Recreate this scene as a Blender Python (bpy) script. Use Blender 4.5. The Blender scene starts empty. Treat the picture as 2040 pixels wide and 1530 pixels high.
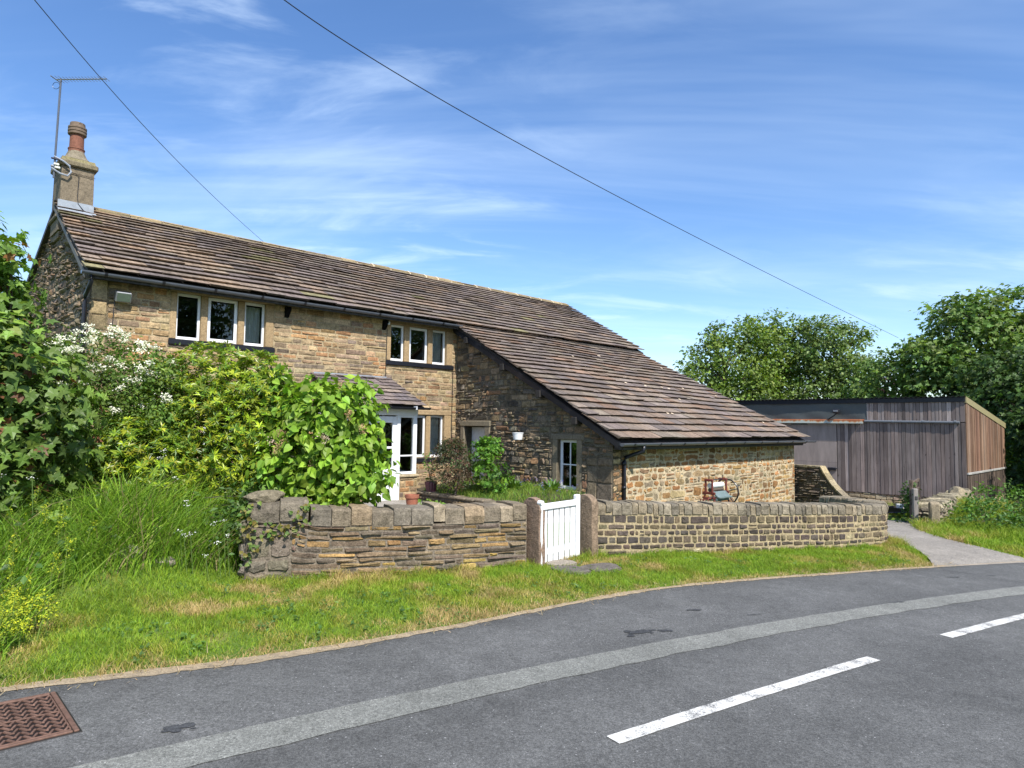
import bpy, math, random
import numpy as np
from mathutils import Vector, Matrix
random.seed(7); RNG = np.random.default_rng(7)
scene = bpy.context.scene
col = scene.collection
PI = math.pi

# ------------------------------------------------------------------ frame of the house: along (u), outward (v), up
UX = np.array([0.72301, 0.69083, 0.0]); VX = np.array([0.69083, -0.72301, 0.0]); ZX = np.array([0, 0, 1.0])
J0 = np.array([-1.4319, 17.5, 0.0])
def W(s, w, z): return J0 + UX * s + VX * w + np.array([0, 0, z])
def Wn(S, Wd, Z):
    S, Wd, Z = np.broadcast_arrays(np.asarray(S, float), np.asarray(Wd, float), np.asarray(Z, float))
    return J0 + S[..., None] * UX + Wd[..., None] * VX + Z[..., None] * ZX

# ------------------------------------------------------------------ terrain
EDGE = np.array([(-60, -28), (-30, -11.5), (-12, -1.2), (-6, 2.2), (-2.935, 3.935), (-2.673, 4.107), (-2.263, 4.32), (-1.764, 4.63), (-1.166, 5.04),
                 (-0.471, 5.6), (-0.061, 5.96), (0.414, 6.4), (1.27, 7.15), (2.24, 7.78), (3.325, 8.34), (4.552, 8.92), (6.184, 9.69),
                 (7.26, 10.2), (8.135, 10.58), (9.2, 10.95), (11, 11.45), (14, 12.1), (20, 13.0), (40, 15.0)], float)
def smooth(a, b, x):
    t = np.clip((np.asarray(x, float) - a) / (b - a), 0, 1); return t * t * (3 - 2 * t)
def yE(X): return np.interp(X, EDGE[:, 0], EDGE[:, 1])
def sw(X, Y):
    dx, dy = X - J0[0], Y - J0[1]
    return dx * UX[0] + dy * UX[1], dx * VX[0] + dy * VX[1]
def G0(X, Y):
    X = np.asarray(X, float); Y = np.asarray(Y, float)
    return -.035 * X - .01 * Y
def G(X, Y):
    s, w = sw(np.asarray(X, float), np.asarray(Y, float))
    X = np.clip(X, -40, 60); Y = np.clip(Y, -40, 90)
    drop = .45 * smooth(9.3, 13.6, s) * smooth(13, 10, w) + .5 * smooth(14.5, 18, s)*smooth(2,8,w)
    return G0(X, Y) - drop
def tall_mask(X, Y):
    xb = np.where(Y > 5.3, -2.72 - .55 * (7.0 - Y), -3.66 + (5.3 - Y) * .42)
    xb = np.minimum(xb, np.where(Y > 7.0, -2.72, xb))
    return smooth(.12, -.18, X - xb)
def H(X, Y):          # verge / bank height
    X = np.asarray(X, float); Y = np.asarray(Y, float)
    dy = Y - yE(X)
    bank = .55 * smooth(-2.55, -4.0, X) * smooth(.9, 3.2, dy)
    rb = .22 * smooth(9.6, 11.5, X) * smooth(.3, 2.2, dy)
    return G(X, Y) + .003 + .009 * smooth(0, .1, dy) + .05 * smooth(0, .9, dy) + bank + rb + .012 * np.sin(X * 3.1 + Y) * np.sin(Y * 2.7 - X) * smooth(0, .3, dy)

# ------------------------------------------------------------------ object helpers
def tag(o, label=None, cat=None, group=None, kind=None):
    if label: o['label'] = label
    if cat: o['category'] = cat
    if group: o['group'] = group
    if kind: o['kind'] = kind
    return o
def thing(name, label, cat, loc, group=None):
    o = bpy.data.objects.new(name, None); col.objects.link(o)
    o.empty_display_size = .2; o.location = [float(a) for a in loc]
    return tag(o, label, cat, group)
def wloc(o):
    p = np.array(o.location[:])
    while o.parent: o = o.parent; p = p + np.array(o.location[:])
    return p
def mesh_obj(name, V, F, mat, parent=None, colors=None, smooth_shade=False):
    """V (n,3) world coordinates; F list of index tuples or list of (m,k) int arrays; colors per face (nf,3)."""
    V = np.asarray(V, np.float32)
    if parent is not None: V = V - wloc(parent).astype(np.float32)
    me = bpy.data.meshes.new(name)
    if isinstance(F, list) and len(F) and isinstance(F[0], np.ndarray): arrs = [a for a in F if len(a)]
    elif isinstance(F, np.ndarray): arrs = [F]
    else:
        arrs = None
        tot = np.array([len(f) for f in F], np.int32); flat = np.fromiter((i for f in F for i in f), np.int32)
    if arrs is not None:
        tot = np.concatenate([np.full(len(a), a.shape[1], np.int32) for a in arrs]); flat = np.concatenate([a.ravel() for a in arrs]).astype(np.int32)
    me.vertices.add(len(V)); me.vertices.foreach_set('co', V.ravel())
    me.loops.add(len(flat)); me.loops.foreach_set('vertex_index', flat)
    me.polygons.add(len(tot))
    me.polygons.foreach_set('loop_start', np.concatenate([[0], np.cumsum(tot)[:-1]]).astype(np.int32))
    me.polygons.foreach_set('loop_total', tot)
    me.polygons.foreach_set('use_smooth', np.full(len(tot), bool(smooth_shade)))
    me.update(calc_edges=True)
    if colors is not None:
        at = me.attributes.new('tint', 'FLOAT_COLOR', 'FACE')
        c = np.ones((len(tot), 4), np.float32); c[:, :3] = np.asarray(colors, np.float32); at.data.foreach_set('color', c.ravel())
    me.validate()
    if mat: me.materials.append(mat)
    o = bpy.data.objects.new(name, me); col.objects.link(o)
    if parent is not None: o.parent = parent
    return o

class MB:
    """collects shapes into one mesh"""
    def __init__(s): s.v = []; s.f = []; s.c = []; s.n = 0
    def add(s, V, F, c=None):
        V = np.asarray(V, float).reshape(-1, 3)
        s.v.append(V); s.f += [tuple(int(i) + s.n for i in f) for f in F]; s.c += [c if c is not None else (1, 1, 1)] * len(F); s.n += len(V)
    def hexa(s, P, c=None):   # P 8 points: bottom 4 (ccw), top 4
        s.add(P, [(3, 2, 1, 0), (4, 5, 6, 7), (0, 1, 5, 4), (1, 2, 6, 5), (2, 3, 7, 6), (3, 0, 4, 7)], c)
    def box(s, s0, s1, w0, w1, z0, z1, c=None, bev=0):   # house frame
        if bev:
            s.bevbox(s0, s1, w0, w1, z0, z1, bev, c); return
        s.hexa([W(s0, w1, z0), W(s1, w1, z0), W(s1, w0, z0), W(s0, w0, z0), W(s0, w1, z1), W(s1, w1, z1), W(s1, w0, z1), W(s0, w0, z1)], c)
    def bevbox(s, s0, s1, w0, w1, z0, z1, b, c=None, fr=None):
        fr = fr or W
        b = min(b, (s1 - s0) * .45, (w1 - w0) * .45, (z1 - z0) * .45)
        pts = []
        for z, i in ((z0, b), (z0 + b, 0), (z1 - b, 0), (z1, b)):
            a0, a1, c0, c1 = s0 + i, s1 - i, w0 + i, w1 - i
            e = b if i == 0 else b * .6
            for p in ((a0 + e, c1), (a1 - e, c1), (a1, c1 - e), (a1, c0 + e), (a1 - e, c0), (a0 + e, c0), (a0, c0 + e), (a0, c1 - e)): pts.append(fr(p[0], p[1], z))
        F = [tuple(range(7, -1, -1)), tuple(range(24, 32))]
        for k in range(3):
            for i in range(8):
                j = (i + 1) % 8; F.append((k * 8 + i, k * 8 + j, k * 8 + 8 + j, k * 8 + 8 + i))
        s.add(pts, F, c)
    def tube(s, P, r, n=8, c=None, cap=True):
        P = [np.asarray(p, float) for p in P]; R = r if hasattr(r, '__len__') else [r] * len(P)
        V = []; up = np.array([0.0, 0, 1])
        for i, p in enumerate(P):
            d = (P[min(i + 1, len(P) - 1)] - P[max(i - 1, 0)]); d = d / (np.linalg.norm(d) + 1e-9)
            a = np.cross(d, up)
            if np.linalg.norm(a) < .05: a = np.cross(d, np.array([1.0, 0, 0]))
            a /= np.linalg.norm(a); b = np.cross(d, a)
            for k in range(n): V.append(p + R[i] * (a * math.cos(2 * PI * k / n) + b * math.sin(2 * PI * k / n)))
        F = []
        for i in range(len(P) - 1):
            for k in range(n):
                j = (k + 1) % n; F.append((i * n + k, i * n + n + k, i * n + n + j, i * n + j))
        if cap: F += [tuple(range(n)), tuple(range(len(V) - 1, len(V) - n - 1, -1))]
        s.add(V, F, c)
    def lathe(s, base, prof, n=20, c=None):   # prof (r,z) from bottom to top, axis z
        V = []; F = []
        for r, z in prof:
            for k in range(n): V.append((base[0] + r * math.cos(2 * PI * k / n), base[1] + r * math.sin(2 * PI * k / n), base[2] + z))
        for i in range(len(prof) - 1):
            for k in range(n):
                j = (k + 1) % n; F.append((i * n + k, i * n + j, i * n + n + j, i * n + n + k))
        F += [tuple(range(n - 1, -1, -1)), tuple(range(len(V) - n, len(V)))]
        s.add(V, F, c)
    def prism(s, poly, off, c=None):   # poly list of 3D points, off vector
        P = [np.asarray(p, float) for p in poly]; n = len(P); off = np.asarray(off, float)
        F = [tuple(range(n)), tuple(range(2 * n - 1, n - 1, -1))] + [(i, i + n, (i + 1) % n + n, (i + 1) % n) for i in range(n)]
        s.add(P + [p + off for p in P], F, c)
    def build(s, name, mat, parent=None, tint=False, smooth_shade=False):
        return mesh_obj(name, np.concatenate(s.v), s.f, mat, parent, np.array(s.c) if tint else None, smooth_shade)

# ------------------------------------------------------------------ materials
class N:
    def __init__(s, name):
        s.m = bpy.data.materials.new(name); s.m.use_nodes = True; s.t = s.m.node_tree; s.t.nodes.clear()
        s.out = s.t.nodes.new('ShaderNodeOutputMaterial'); s.co = None
    def n(s, typ, **kw):
        nd = s.t.nodes.new(typ)
        for k, v in kw.items():
            if k.startswith('i_'): nd.inputs[int(k[2:]) if k[2:].isdigit() else k[2:].replace('_', ' ')].default_value = v
            else: setattr(nd, k, v)
        return nd
    def l(s, a, b): s.t.links.new(a, b)
    def coord(s, scale=(1, 1, 1), obj=True, rot=(0, 0, 0)):
        tc = s.n('ShaderNodeTexCoord'); mp = s.n('ShaderNodeMapping'); mp.inputs['Scale'].default_value = scale; mp.inputs['Rotation'].default_value = rot
        s.l(tc.outputs['Object'], mp.inputs['Vector']); return mp.outputs['Vector']
    def noise(s, vec, scale, detail=4, rough=.6, dist=0):
        nd = s.n('ShaderNodeTexNoise'); nd.inputs['Scale'].default_value = scale; nd.inputs['Detail'].default_value = detail
        nd.inputs['Roughness'].default_value = rough; nd.inputs['Distortion'].default_value = dist
        if vec is not None: s.l(vec, nd.inputs['Vector'])
        return nd.outputs['Fac']
    def ramp(s, fac, stops, interp='LINEAR'):
        r = s.n('ShaderNodeValToRGB'); r.color_ramp.interpolation = interp
        while len(r.color_ramp.elements) < len(stops): r.color_ramp.elements.new(.5)
        for e, (p, c) in zip(r.color_ramp.elements, stops):
            e.position = p; e.color = (*c, 1) if hasattr(c, '__len__') else (c, c, c, 1)
        s.l(fac, r.inputs['Fac']); return r.outputs['Color']
    def mix(s, fac, a, b, mode='MIX'):
        m = s.n('ShaderNodeMix', data_type='RGBA', blend_type=mode)
        for src, i in ((fac, 0), (a, 6), (b, 7)):
            if hasattr(src, 'is_linked') or isinstance(src, bpy.types.NodeSocket): s.l(src, m.inputs[i])
            elif i == 0: m.inputs[0].default_value = src
            else: m.inputs[i].default_value = (*src, 1) if hasattr(src, '__len__') else (src, src, src, 1)
        return m.outputs[2]
    def attr(s, name='tint'):
        a = s.n('ShaderNodeAttribute', attribute_name=name); return a.outputs['Color']
    def bump(s, h, strength=.5, dist=.02):
        b = s.n('ShaderNodeBump'); b.inputs['Strength'].default_value = strength; b.inputs['Distance'].default_value = dist
        s.l(h, b.inputs['Height']); return b.outputs['Normal']
    def bsdf(s, color, rough=.8, normal=None, metal=0, spec=.3):
        p = s.n('ShaderNodeBsdfPrincipled')
        if isinstance(color, bpy.types.NodeSocket): s.l(color, p.inputs['Base Color'])
        else: p.inputs['Base Color'].default_value = (*color, 1)
        if isinstance(rough, bpy.types.NodeSocket): s.l(rough, p.inputs['Roughness'])
        else: p.inputs['Roughness'].default_value = rough
        p.inputs['Metallic'].default_value = metal; p.inputs['Specular IOR Level'].default_value = spec
        if normal is not None: s.l(normal, p.inputs['Normal'])
        return p.outputs[0]
    def done(s, sh): s.l(sh, s.out.inputs['Surface']); return s.m

def mat_stone(name, mul=(1, 1, 1), nscale=9, dark=.55, lite=1.35, bumpd=.012, bs=.8, spots=None, stretch=(1, 1, 1), lichen=None, fine=(.62, 1.35)):
    m = N(name); co = m.coord(stretch)
    a = m.noise(co, nscale, 6, .65); b = m.noise(co, nscale * 7, 3, .6); big = m.noise(co, .9, 3, .6)
    c = m.mix(1, m.attr(), m.ramp(a, [(.25, dark), (.5, 1), (.8, lite)]), 'MULTIPLY')
    c = m.mix(1, c, m.ramp(big, [(.3, .82), (.7, 1.12)]), 'MULTIPLY')
    c = m.mix(1, c, m.ramp(b, [(.25, fine[0]), (.5, 1), (.75, fine[1])]), 'MULTIPLY')
    b2 = m.noise(co, nscale * 2.6, 4, .7); c = m.mix(1, c, m.ramp(b2, [(.28, fine[0] * 1.05), (.5, 1), (.72, fine[1] * .95)]), 'MULTIPLY')
    c = m.mix(1, c, mul, 'MULTIPLY')
    if lichen:
        lf = m.ramp(m.noise(co, lichen[1], 5, .7), [(lichen[2], 0.0), (lichen[2] + .06, 1.0)])
        c = m.mix(lf, c, lichen[0])
    h = m.mix(.35, m.mix(.5, a, b2), b)
    return m.done(m.bsdf(c, .92, m.bump(h, bs, bumpd), spec=.2))
def mat_plain(name, color, rough=.6, noise=.15, ns=12, metal=0, bumpd=0.0, spec=.4, stretch=(1, 1, 1)):
    m = N(name); co = m.coord(stretch); a = m.noise(co, ns, 5, .6)
    c = m.mix(1, color, m.ramp(a, [(.25, 1 - noise), (.75, 1 + noise)]), 'MULTIPLY')
    nrm = m.bump(a, .5, bumpd) if bumpd else None
    return m.done(m.bsdf(c, rough, nrm, metal, spec))
def mat_leaf(name, mul=(1, 1, 1), trans=.35, rough=.5, spec=.35):
    m = N(name); co = m.coord(); a = m.noise(co, 3, 3, .6)
    c = m.mix(1, m.attr(), m.ramp(a, [(.3, .8), (.7, 1.2)]), 'MULTIPLY'); c = m.mix(1, c, mul, 'MULTIPLY')
    p = m.bsdf(c, rough, spec=spec)
    t = m.n('ShaderNodeBsdfTranslucent'); m.l(m.mix(1, c, (1.25, 1.3, .6), 'MULTIPLY'), t.inputs['Color'])
    mx = m.n('ShaderNodeMixShader'); mx.inputs[0].default_value = trans
    m.l(p, mx.inputs[1]); m.l(t.outputs[0], mx.inputs[2]); return m.done(mx.outputs[0])
def mat_glass(name):
    m = N(name); fr = m.n('ShaderNodeFresnel'); fr.inputs['IOR'].default_value = 1.52
    tr = m.n('ShaderNodeBsdfTransparent'); tr.inputs[0].default_value = (.86, .89, .88, 1)
    gl = m.n('ShaderNodeBsdfGlossy'); gl.inputs['Roughness'].default_value = .015
    mu = m.n('ShaderNodeMath', operation='MULTIPLY_ADD'); mu.inputs[1].default_value = 1.25; mu.inputs[2].default_value = .0
    m.l(fr.outputs[0], mu.inputs[0]); mx = m.n('ShaderNodeMixShader'); m.l(mu.outputs[0], mx.inputs[0])
    m.l(tr.outputs[0], mx.inputs[1]); m.l(gl.outputs[0], mx.inputs[2]); return m.done(mx.outputs[0])

M = {}
M['ashlar'] = mat_stone('buff_sandstone', nscale=7, bumpd=.02)
M['rubble'] = mat_stone('dark_rubble_stone', nscale=8, bumpd=.03, bs=1)
M['rubble_warm'] = mat_stone('warm_rubble_stone', nscale=8, bumpd=.022)
M['garden'] = mat_stone('weathered_wall_stone', nscale=9, bumpd=.03, bs=1, lichen=((.5, .48, .4), 16, .70))
M['garden_dark'] = mat_stone('dark_wall_stone', nscale=10, bumpd=.02)
M['slate'] = mat_stone('stone_slate', nscale=6, bumpd=.012, dark=.55, lite=1.3, lichen=((.34, .29, .2), 7, .68))
def mat_slate():
    m = N('stone_slate'); tcn = m.n('ShaderNodeTexCoord')
    def dot(v):
        d = m.n('ShaderNodeVectorMath', operation='DOT_PRODUCT'); m.l(tcn.outputs['Object'], d.inputs[0]); d.inputs[1].default_value = tuple(v); return d.outputs['Value']
    cb = m.n('ShaderNodeCombineXYZ'); a_ = m.n('ShaderNodeMath', operation='MULTIPLY'); m.l(dot(UX), a_.inputs[0]); a_.inputs[1].default_value = 13; b_ = m.n('ShaderNodeMath', operation='MULTIPLY'); m.l(dot(VX), b_.inputs[0]); b_.inputs[1].default_value = 2.2
    m.l(a_.outputs[0], cb.inputs[0]); m.l(b_.outputs[0], cb.inputs[1]); co = m.coord()
    st = m.noise(cb.outputs[0], 1.0, 5, .65); f = m.noise(co, 34, 4, .7); big = m.noise(co, .8, 3, .6); md = m.noise(co, 5, 4, .6)
    c = m.mix(1, m.attr(), m.ramp(st, [(.28, .55), (.5, 1), (.72, 1.5)]), 'MULTIPLY'); c = m.mix(1, c, m.ramp(f, [(.28, .6), (.72, 1.35)]), 'MULTIPLY'); c = m.mix(1, c, m.ramp(big, [(.3, .8), (.7, 1.15)]), 'MULTIPLY')
    c = m.mix(m.ramp(md, [(.55, 0.0), (.75, .45)]), c, (.175, .15, .12))
    return m.done(m.bsdf(c, .9, m.bump(m.mix(.5, st, f), .8, .012), spec=.2))
M['slate'] = mat_slate()
M['dressed'] = mat_stone('dressed_sandstone', nscale=14, bumpd=.006, dark=.75, lite=1.2)
M['chim'] = mat_stone('rendered_chimney_stone', nscale=14, bumpd=.008, dark=.6, lite=1.3)
M['white'] = mat_plain('white_paint', (.74, .75, .76), .35, .05)
M['whitewood'] = mat_plain('white_painted_boards', (.74, .74, .735), .5, .08, 16, bumpd=.003)
M['black'] = mat_plain('black_paint', (.014, .015, .02), .35, .2)
M['gutter'] = mat_plain('dark_grey_gutter_plastic', (.085, .095, .115), .3, .15, spec=.6)
M['lead'] = mat_plain('lead_sheet', (.27, .30, .335), .45, .25, 9)
M['glass'] = mat_glass('window_glass')
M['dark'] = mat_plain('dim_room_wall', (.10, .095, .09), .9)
M['curtain'] = mat_plain('white_net_curtain', (.6, .6, .57), .9, .1)
M['terracotta'] = mat_plain('terracotta', (.30, .11, .065), .85, .25, 14, bumpd=.003)
M['rust_red'] = mat_plain('maroon_cast_iron', (.13, .03, .025), .6, .3, 20)
M['metal'] = mat_plain('dull_galvanised_metal', (.30, .31, .33), .4, .15, metal=.6)
M['bark'] = mat_plain('bark', (.10, .08, .06), .95, .35, 14, bumpd=.02)
M['leaf'] = mat_leaf('leaf')
M['leafgloss'] = mat_leaf('glossy_leaf', trans=.3, rough=.38, spec=.5)
M['grass'] = mat_leaf('grass_blade', trans=.3, rough=.55, spec=.25)
M['petal'] = mat_leaf('petal', trans=.25, rough=.7, spec=.1)

def mat_tint(name, rough=.6, noise=.2, ns=14, bumpd=.004, stretch=(1, 1, 1), spec=.3, metal=0):
    m = N(name); co = m.coord(stretch); a = m.noise(co, ns, 5, .65)
    c = m.mix(1, m.attr(), m.ramp(a, [(.25, 1 - noise), (.75, 1 + noise)]), 'MULTIPLY')
    return m.done(m.bsdf(c, rough, m.bump(a, .6, bumpd), metal, spec))
def mat_wood(name, knots=True):
    m = N(name); co = m.coord((22, 22, .9)); a = m.noise(co, 1.6, 6, .7, .4); fine = m.noise(m.coord((90, 90, 2)), 1, 3, .6)
    c = m.mix(1, m.attr(), m.ramp(a, [(.2, .45), (.5, 1), (.8, 1.45)]), 'MULTIPLY')
    c = m.mix(1, c, m.ramp(fine, [(.3, .8), (.7, 1.15)]), 'MULTIPLY')
    if knots:
        k = m.noise(m.coord((7, 7, 3.2)), 1.6, 2, .5); c = m.mix(m.ramp(k, [(.70, 0.0), (.76, .8)]), c, (.05, .035, .03))
    st = m.noise(m.coord((1.3, 1.3, .5)), 1.4, 3, .6)
    c = m.mix(1, c, m.ramp(st, [(.3, .75), (.7, 1.2)]), 'MULTIPLY')
    return m.done(m.bsdf(c, .85, m.bump(a, .6, .006), spec=.2))
M['wood'] = mat_wood('weathered_boards')
M['wood_plain'] = mat_wood('weathered_timber', False)
M['tint'] = mat_tint('painted_surface')

def pal(cols, n, jit=.12):
    c = np.array(cols)[RNG.integers(0, len(cols), n)] * (1 + RNG.normal(0, jit, (n, 1))) * (1 + RNG.normal(0, jit * .25, (n, 3)))
    return np.clip(c, .003, .95)
def pick(cols, jit=.12):
    c = np.array(cols[random.randrange(len(cols))]) * random.gauss(1, jit); return tuple(np.clip(c, .004, .95))

# ------------------------------------------------------------------ stone walling: every stone a chamfered, hewn block standing out of the mortar
def clip_poly(P, hp):          # keep a*x+b*y<=c
    a, b, c = hp; out = []
    for i in range(len(P)):
        p, q = P[i], P[(i + 1) % len(P)]; dp, dq = a * p[0] + b * p[1] - c, a * q[0] + b * q[1] - c
        if dp <= 0: out.append(p)
        if dp * dq < 0:
            t = dp / (dp - dq); out.append((p[0] + t * (q[0] - p[0]), p[1] + t * (q[1] - p[1])))
    return out
def stones(mp, a0, a1, b0, b1, ch, ln, gap, relief, cols, holes=(), clips=(), jit=.12, rnd=.02, split=0.0, wav=.0, topfn=None, botfn=None, tilt=.4, wj=1.0, colfn=None, bev0=.008, bevk=.5, rj=.3):
    """mp(A,B,D)->points; returns V,F,C. courses between b0..b1 (or scaled between botfn/topfn)"""
    Vs, Fs, Cs = [], [], []; n0 = 0
    b = b0; ph = random.uniform(0, 9)
    while b < b1 - .015:
        h = random.uniform(*ch); h = min(h, b1 - b)
        if b1 - b - h < ch[0] * .5: h = b1 - b
        a = a0 - random.uniform(0, ln[1] * .4)
        while a < a1:
            l = random.uniform(*ln) * (1.7 if random.random() < .12 else 1)
            x0, x1 = max(a, a0), min(a + l, a1)
            if a1 - (a + l) < ln[0] * .45: x1 = a1
            a += l
            if x1 > a1 - 1e-6: a = a1 + 1
            rects = [(x0, x1, b, b + h)]
            if random.random() < split and h > ch[0] * 1.1:
                m = b + h * random.uniform(.4, .6)
                if random.random() < .5: rects = [(x0, x1, b, m), (x0, x1, m, b + h)]
                else: k = x0 + (x1 - x0) * random.uniform(.3, .7); rects = [(x0, k, b, b + h), (k, x1, b, m), (k, x1, m, b + h)]
            for hx0, hx1, hz0, hz1 in holes:
                nr = []
                for (p0, p1, q0, q1) in rects:
                    if p1 <= hx0 or p0 >= hx1 or q1 <= hz0 or q0 >= hz1: nr.append((p0, p1, q0, q1)); continue
                    if p0 < hx0: nr.append((p0, hx0, q0, q1))
                    if p1 > hx1: nr.append((hx1, p1, q0, q1))
                    m0, m1 = max(p0, hx0), min(p1, hx1)
                    if q0 < hz0: nr.append((m0, m1, q0, hz0))
                    if q1 > hz1: nr.append((m0, m1, hz1, q1))
                rects = nr
            for (p0, p1, q0, q1) in rects:
                g = gap * random.uniform(.6, 1.3) * .5
                p0 += g; p1 -= g; q0 += g; q1 -= g
                dx, dy = p1 - p0, q1 - q0
                if dx < .025 or dy < .018: continue
                r = min(rnd * random.uniform(.5, 1.6), dx * .35, dy * .4)
                J = lambda k=1: random.uniform(-1, 1) * min(jit * dy, gap * wj) * k
                mx = (p0 + p1) / 2
                P = [(p0 + r, q0 + J()), (mx + J(3), q0 + J()), (p1 - r, q0 + J()), (p1 + J(.4), q0 + r), (p1 + J(.4), q1 - r), (p1 - r, q1 + J()), (mx + J(3), q1 + J()), (p0 + r, q1 + J()), (p0 + J(.4), q1 - r), (p0 + J(.4), q0 + r)]
                ok = True
                for hp in clips:
                    P = clip_poly(P, hp)
                    if len(P) < 3: ok = False; break
                if not ok: continue
                P = np.array(P); c = P.mean(0); k = len(P)
                hx, hy = max(1e-3, np.ptp(P[:, 0]) / 2), max(1e-3, np.ptp(P[:, 1]) / 2)
                if hx * hy < 2e-4: continue
                d = random.uniform(*relief); bev = min(bev0 + d * bevk, hx * .5, hy * .45)
                In = c + (P - c) * np.array([1 - bev / hx, 1 - bev / hy])
                tx, ty = random.gauss(0, tilt) * d, random.gauss(0, tilt) * d
                dep = d + tx * (In[:, 0] - c[0]) / hx + ty * (In[:, 1] - c[1]) / hy + np.array([random.gauss(0, rj) * d for _ in range(k)])
                A = np.concatenate([P[:, 0], In[:, 0], [c[0] + random.gauss(0, .15) * hx]]); B = np.concatenate([P[:, 1], In[:, 1], [c[1] + random.gauss(0, .15) * hy]])
                D = np.concatenate([np.full(k, -.006), np.maximum(dep, .1 * d), [d * random.uniform(.9, 1.5)]])
                if wav: B = B + wav * (np.sin(A * .9 + ph) + .5 * np.sin(A * 2.3 + ph * 2))
                if topfn is not None:
                    t = (B - b0) / (b1 - b0); lo, hi = botfn(A), topfn(A); B = lo + t * (hi - lo)
                Vs.append(mp(A, B, D))
                F = [(i, (i + 1) % k, k + (i + 1) % k, k + i) for i in range(k)] + [(k + i, k + (i + 1) % k, 2 * k) for i in range(k)]
                Fs += [tuple(j + n0 for j in f) for f in F]
                cc = colfn(c[0], (c[1] - b0) / (b1 - b0)) if colfn else None
                cc = np.array(cc if cc is not None else cols[random.randrange(len(cols))]) * random.gauss(1, .14) * np.array([random.gauss(1, .03) for _ in range(3)])
                Cs += [tuple(np.clip(cc, .004, .9))] * len(F); n0 += 2 * k + 1
        b += h
    return np.concatenate(Vs), Fs, Cs
def add_stones(mb, *a, **k):
    V, F, C = stones(*a, **k); mb.v.append(V); mb.f += [tuple(i + mb.n for i in f) for f in F]; mb.c += C; mb.n += len(V)

# ================================================================== LIGHT, SKY, CAMERA
cam = bpy.data.objects.new('camera', bpy.data.cameras.new('camera')); col.objects.link(cam); scene.camera = cam
pitch, roll, foc = 0.0615, 0.0138, 1319.75
F_ = Vector((0, math.cos(pitch), math.sin(pitch))); U_ = Vector((0, -math.sin(pitch), math.cos(pitch))); R_ = Vector((1, 0, 0))
Rr = R_ * math.cos(roll) + U_ * math.sin(roll); Ur = U_ * math.cos(roll) - R_ * math.sin(roll)
cam.matrix_world = Matrix(((Rr.x, Ur.x, -F_.x, 0), (Rr.y, Ur.y, -F_.y, 0), (Rr.z, Ur.z, -F_.z, 1.65), (0, 0, 0, 1)))
cam.data.sensor_width = 36; cam.data.lens = 36 * foc / 2040; cam.data.clip_end = 3000; cam.data.clip_start = .05
SUN = Vector(list(-.28 * UX + 1.0 * VX + np.array([0, 0, 1.2]))).normalized()
sl = bpy.data.lights.new('sun', 'SUN'); sl.energy = 4.8; sl.angle = math.radians(.53); sl.color = (1, .955, .88)
so = bpy.data.objects.new('sun', sl); col.objects.link(so); so.rotation_euler = SUN.to_track_quat('Z', 'Y').to_euler()
wd = bpy.data.worlds.new('World'); scene.world = wd; wd.use_nodes = True; nt = wd.node_tree; nt.nodes.clear()
def wn(t, **kw):
    nd = nt.nodes.new(t)
    for k, v in kw.items(): setattr(nd, k, v)
    return nd
sky = wn('ShaderNodeTexSky', sky_type='NISHITA'); sky.sun_disc = False
sky.sun_elevation = math.asin(SUN.z); sky.sun_rotation = math.atan2(SUN.x, SUN.y); sky.altitude = 200; sky.air_density = 1.0; sky.dust_density = .6; sky.ozone_density = 3.0
L = nt.links.new
tc = wn('ShaderNodeTexCoord'); sep = wn('ShaderNodeSeparateXYZ'); L(tc.outputs['Generated'], sep.inputs[0])
def wm(op, a, b=None):
    m = wn('ShaderNodeMath', operation=op)
    for i, x in enumerate((a, b)):
        if x is None: continue
        if isinstance(x, (int, float)): m.inputs[i].default_value = x
        else: L(x, m.inputs[i])
    return m.outputs[0]
zz = wm('ADD', wm('MAXIMUM', sep.outputs[2], 0.0), .16)
cmb = wn('ShaderNodeCombineXYZ'); L(wm('DIVIDE', sep.outputs[0], zz), cmb.inputs[0]); L(wm('DIVIDE', sep.outputs[1], zz), cmb.inputs[1])
def cloud(rot, sc, scale, lo, hi, amt, det=7, dist=.6, loc=(0, 0, 0), rough=.58):
    mp = wn('ShaderNodeMapping'); mp.inputs['Rotation'].default_value = (0, 0, math.radians(rot)); mp.inputs['Scale'].default_value = sc; mp.inputs['Location'].default_value = loc
    L(cmb.outputs[0], mp.inputs[0]); nz = wn('ShaderNodeTexNoise'); nz.inputs['Scale'].default_value = scale; nz.inputs['Detail'].default_value = det
    nz.inputs['Roughness'].default_value = rough; nz.inputs['Distortion'].default_value = dist; L(mp.outputs[0], nz.inputs['Vector'])
    mr = wn('ShaderNodeMapRange', interpolation_type='SMOOTHSTEP'); mr.inputs[1].default_value = lo; mr.inputs[2].default_value = hi; mr.inputs[4].default_value = amt
    L(nz.outputs['Fac'], mr.inputs[0]); return mr.outputs[0]
c1 = cloud(-30, (.5, 1.3, 1), .9, .45, .85, .46, loc=(3.1, 1.7, 0))
c2 = cloud(-14, (.28, 1.8, 1), 1.0, .44, .86, .33, 5, loc=(7.3, 2.2, 0))
c3 = cloud(-35, (.8, 1.9, 1), 2.4, .46, .78, 0.6, dist=.5, loc=(1.3, 9.1, 0))
base = cloud(0, (.5, .5, 1), .7, .35, .7, 1.0, 2, .2, loc=(5.5, 4.4, 0))
cf = wm('ADD', wm('ADD', c1, c2), wm('MULTIPLY', c3, base)); cf = wm('MINIMUM', cf, .75)
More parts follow.
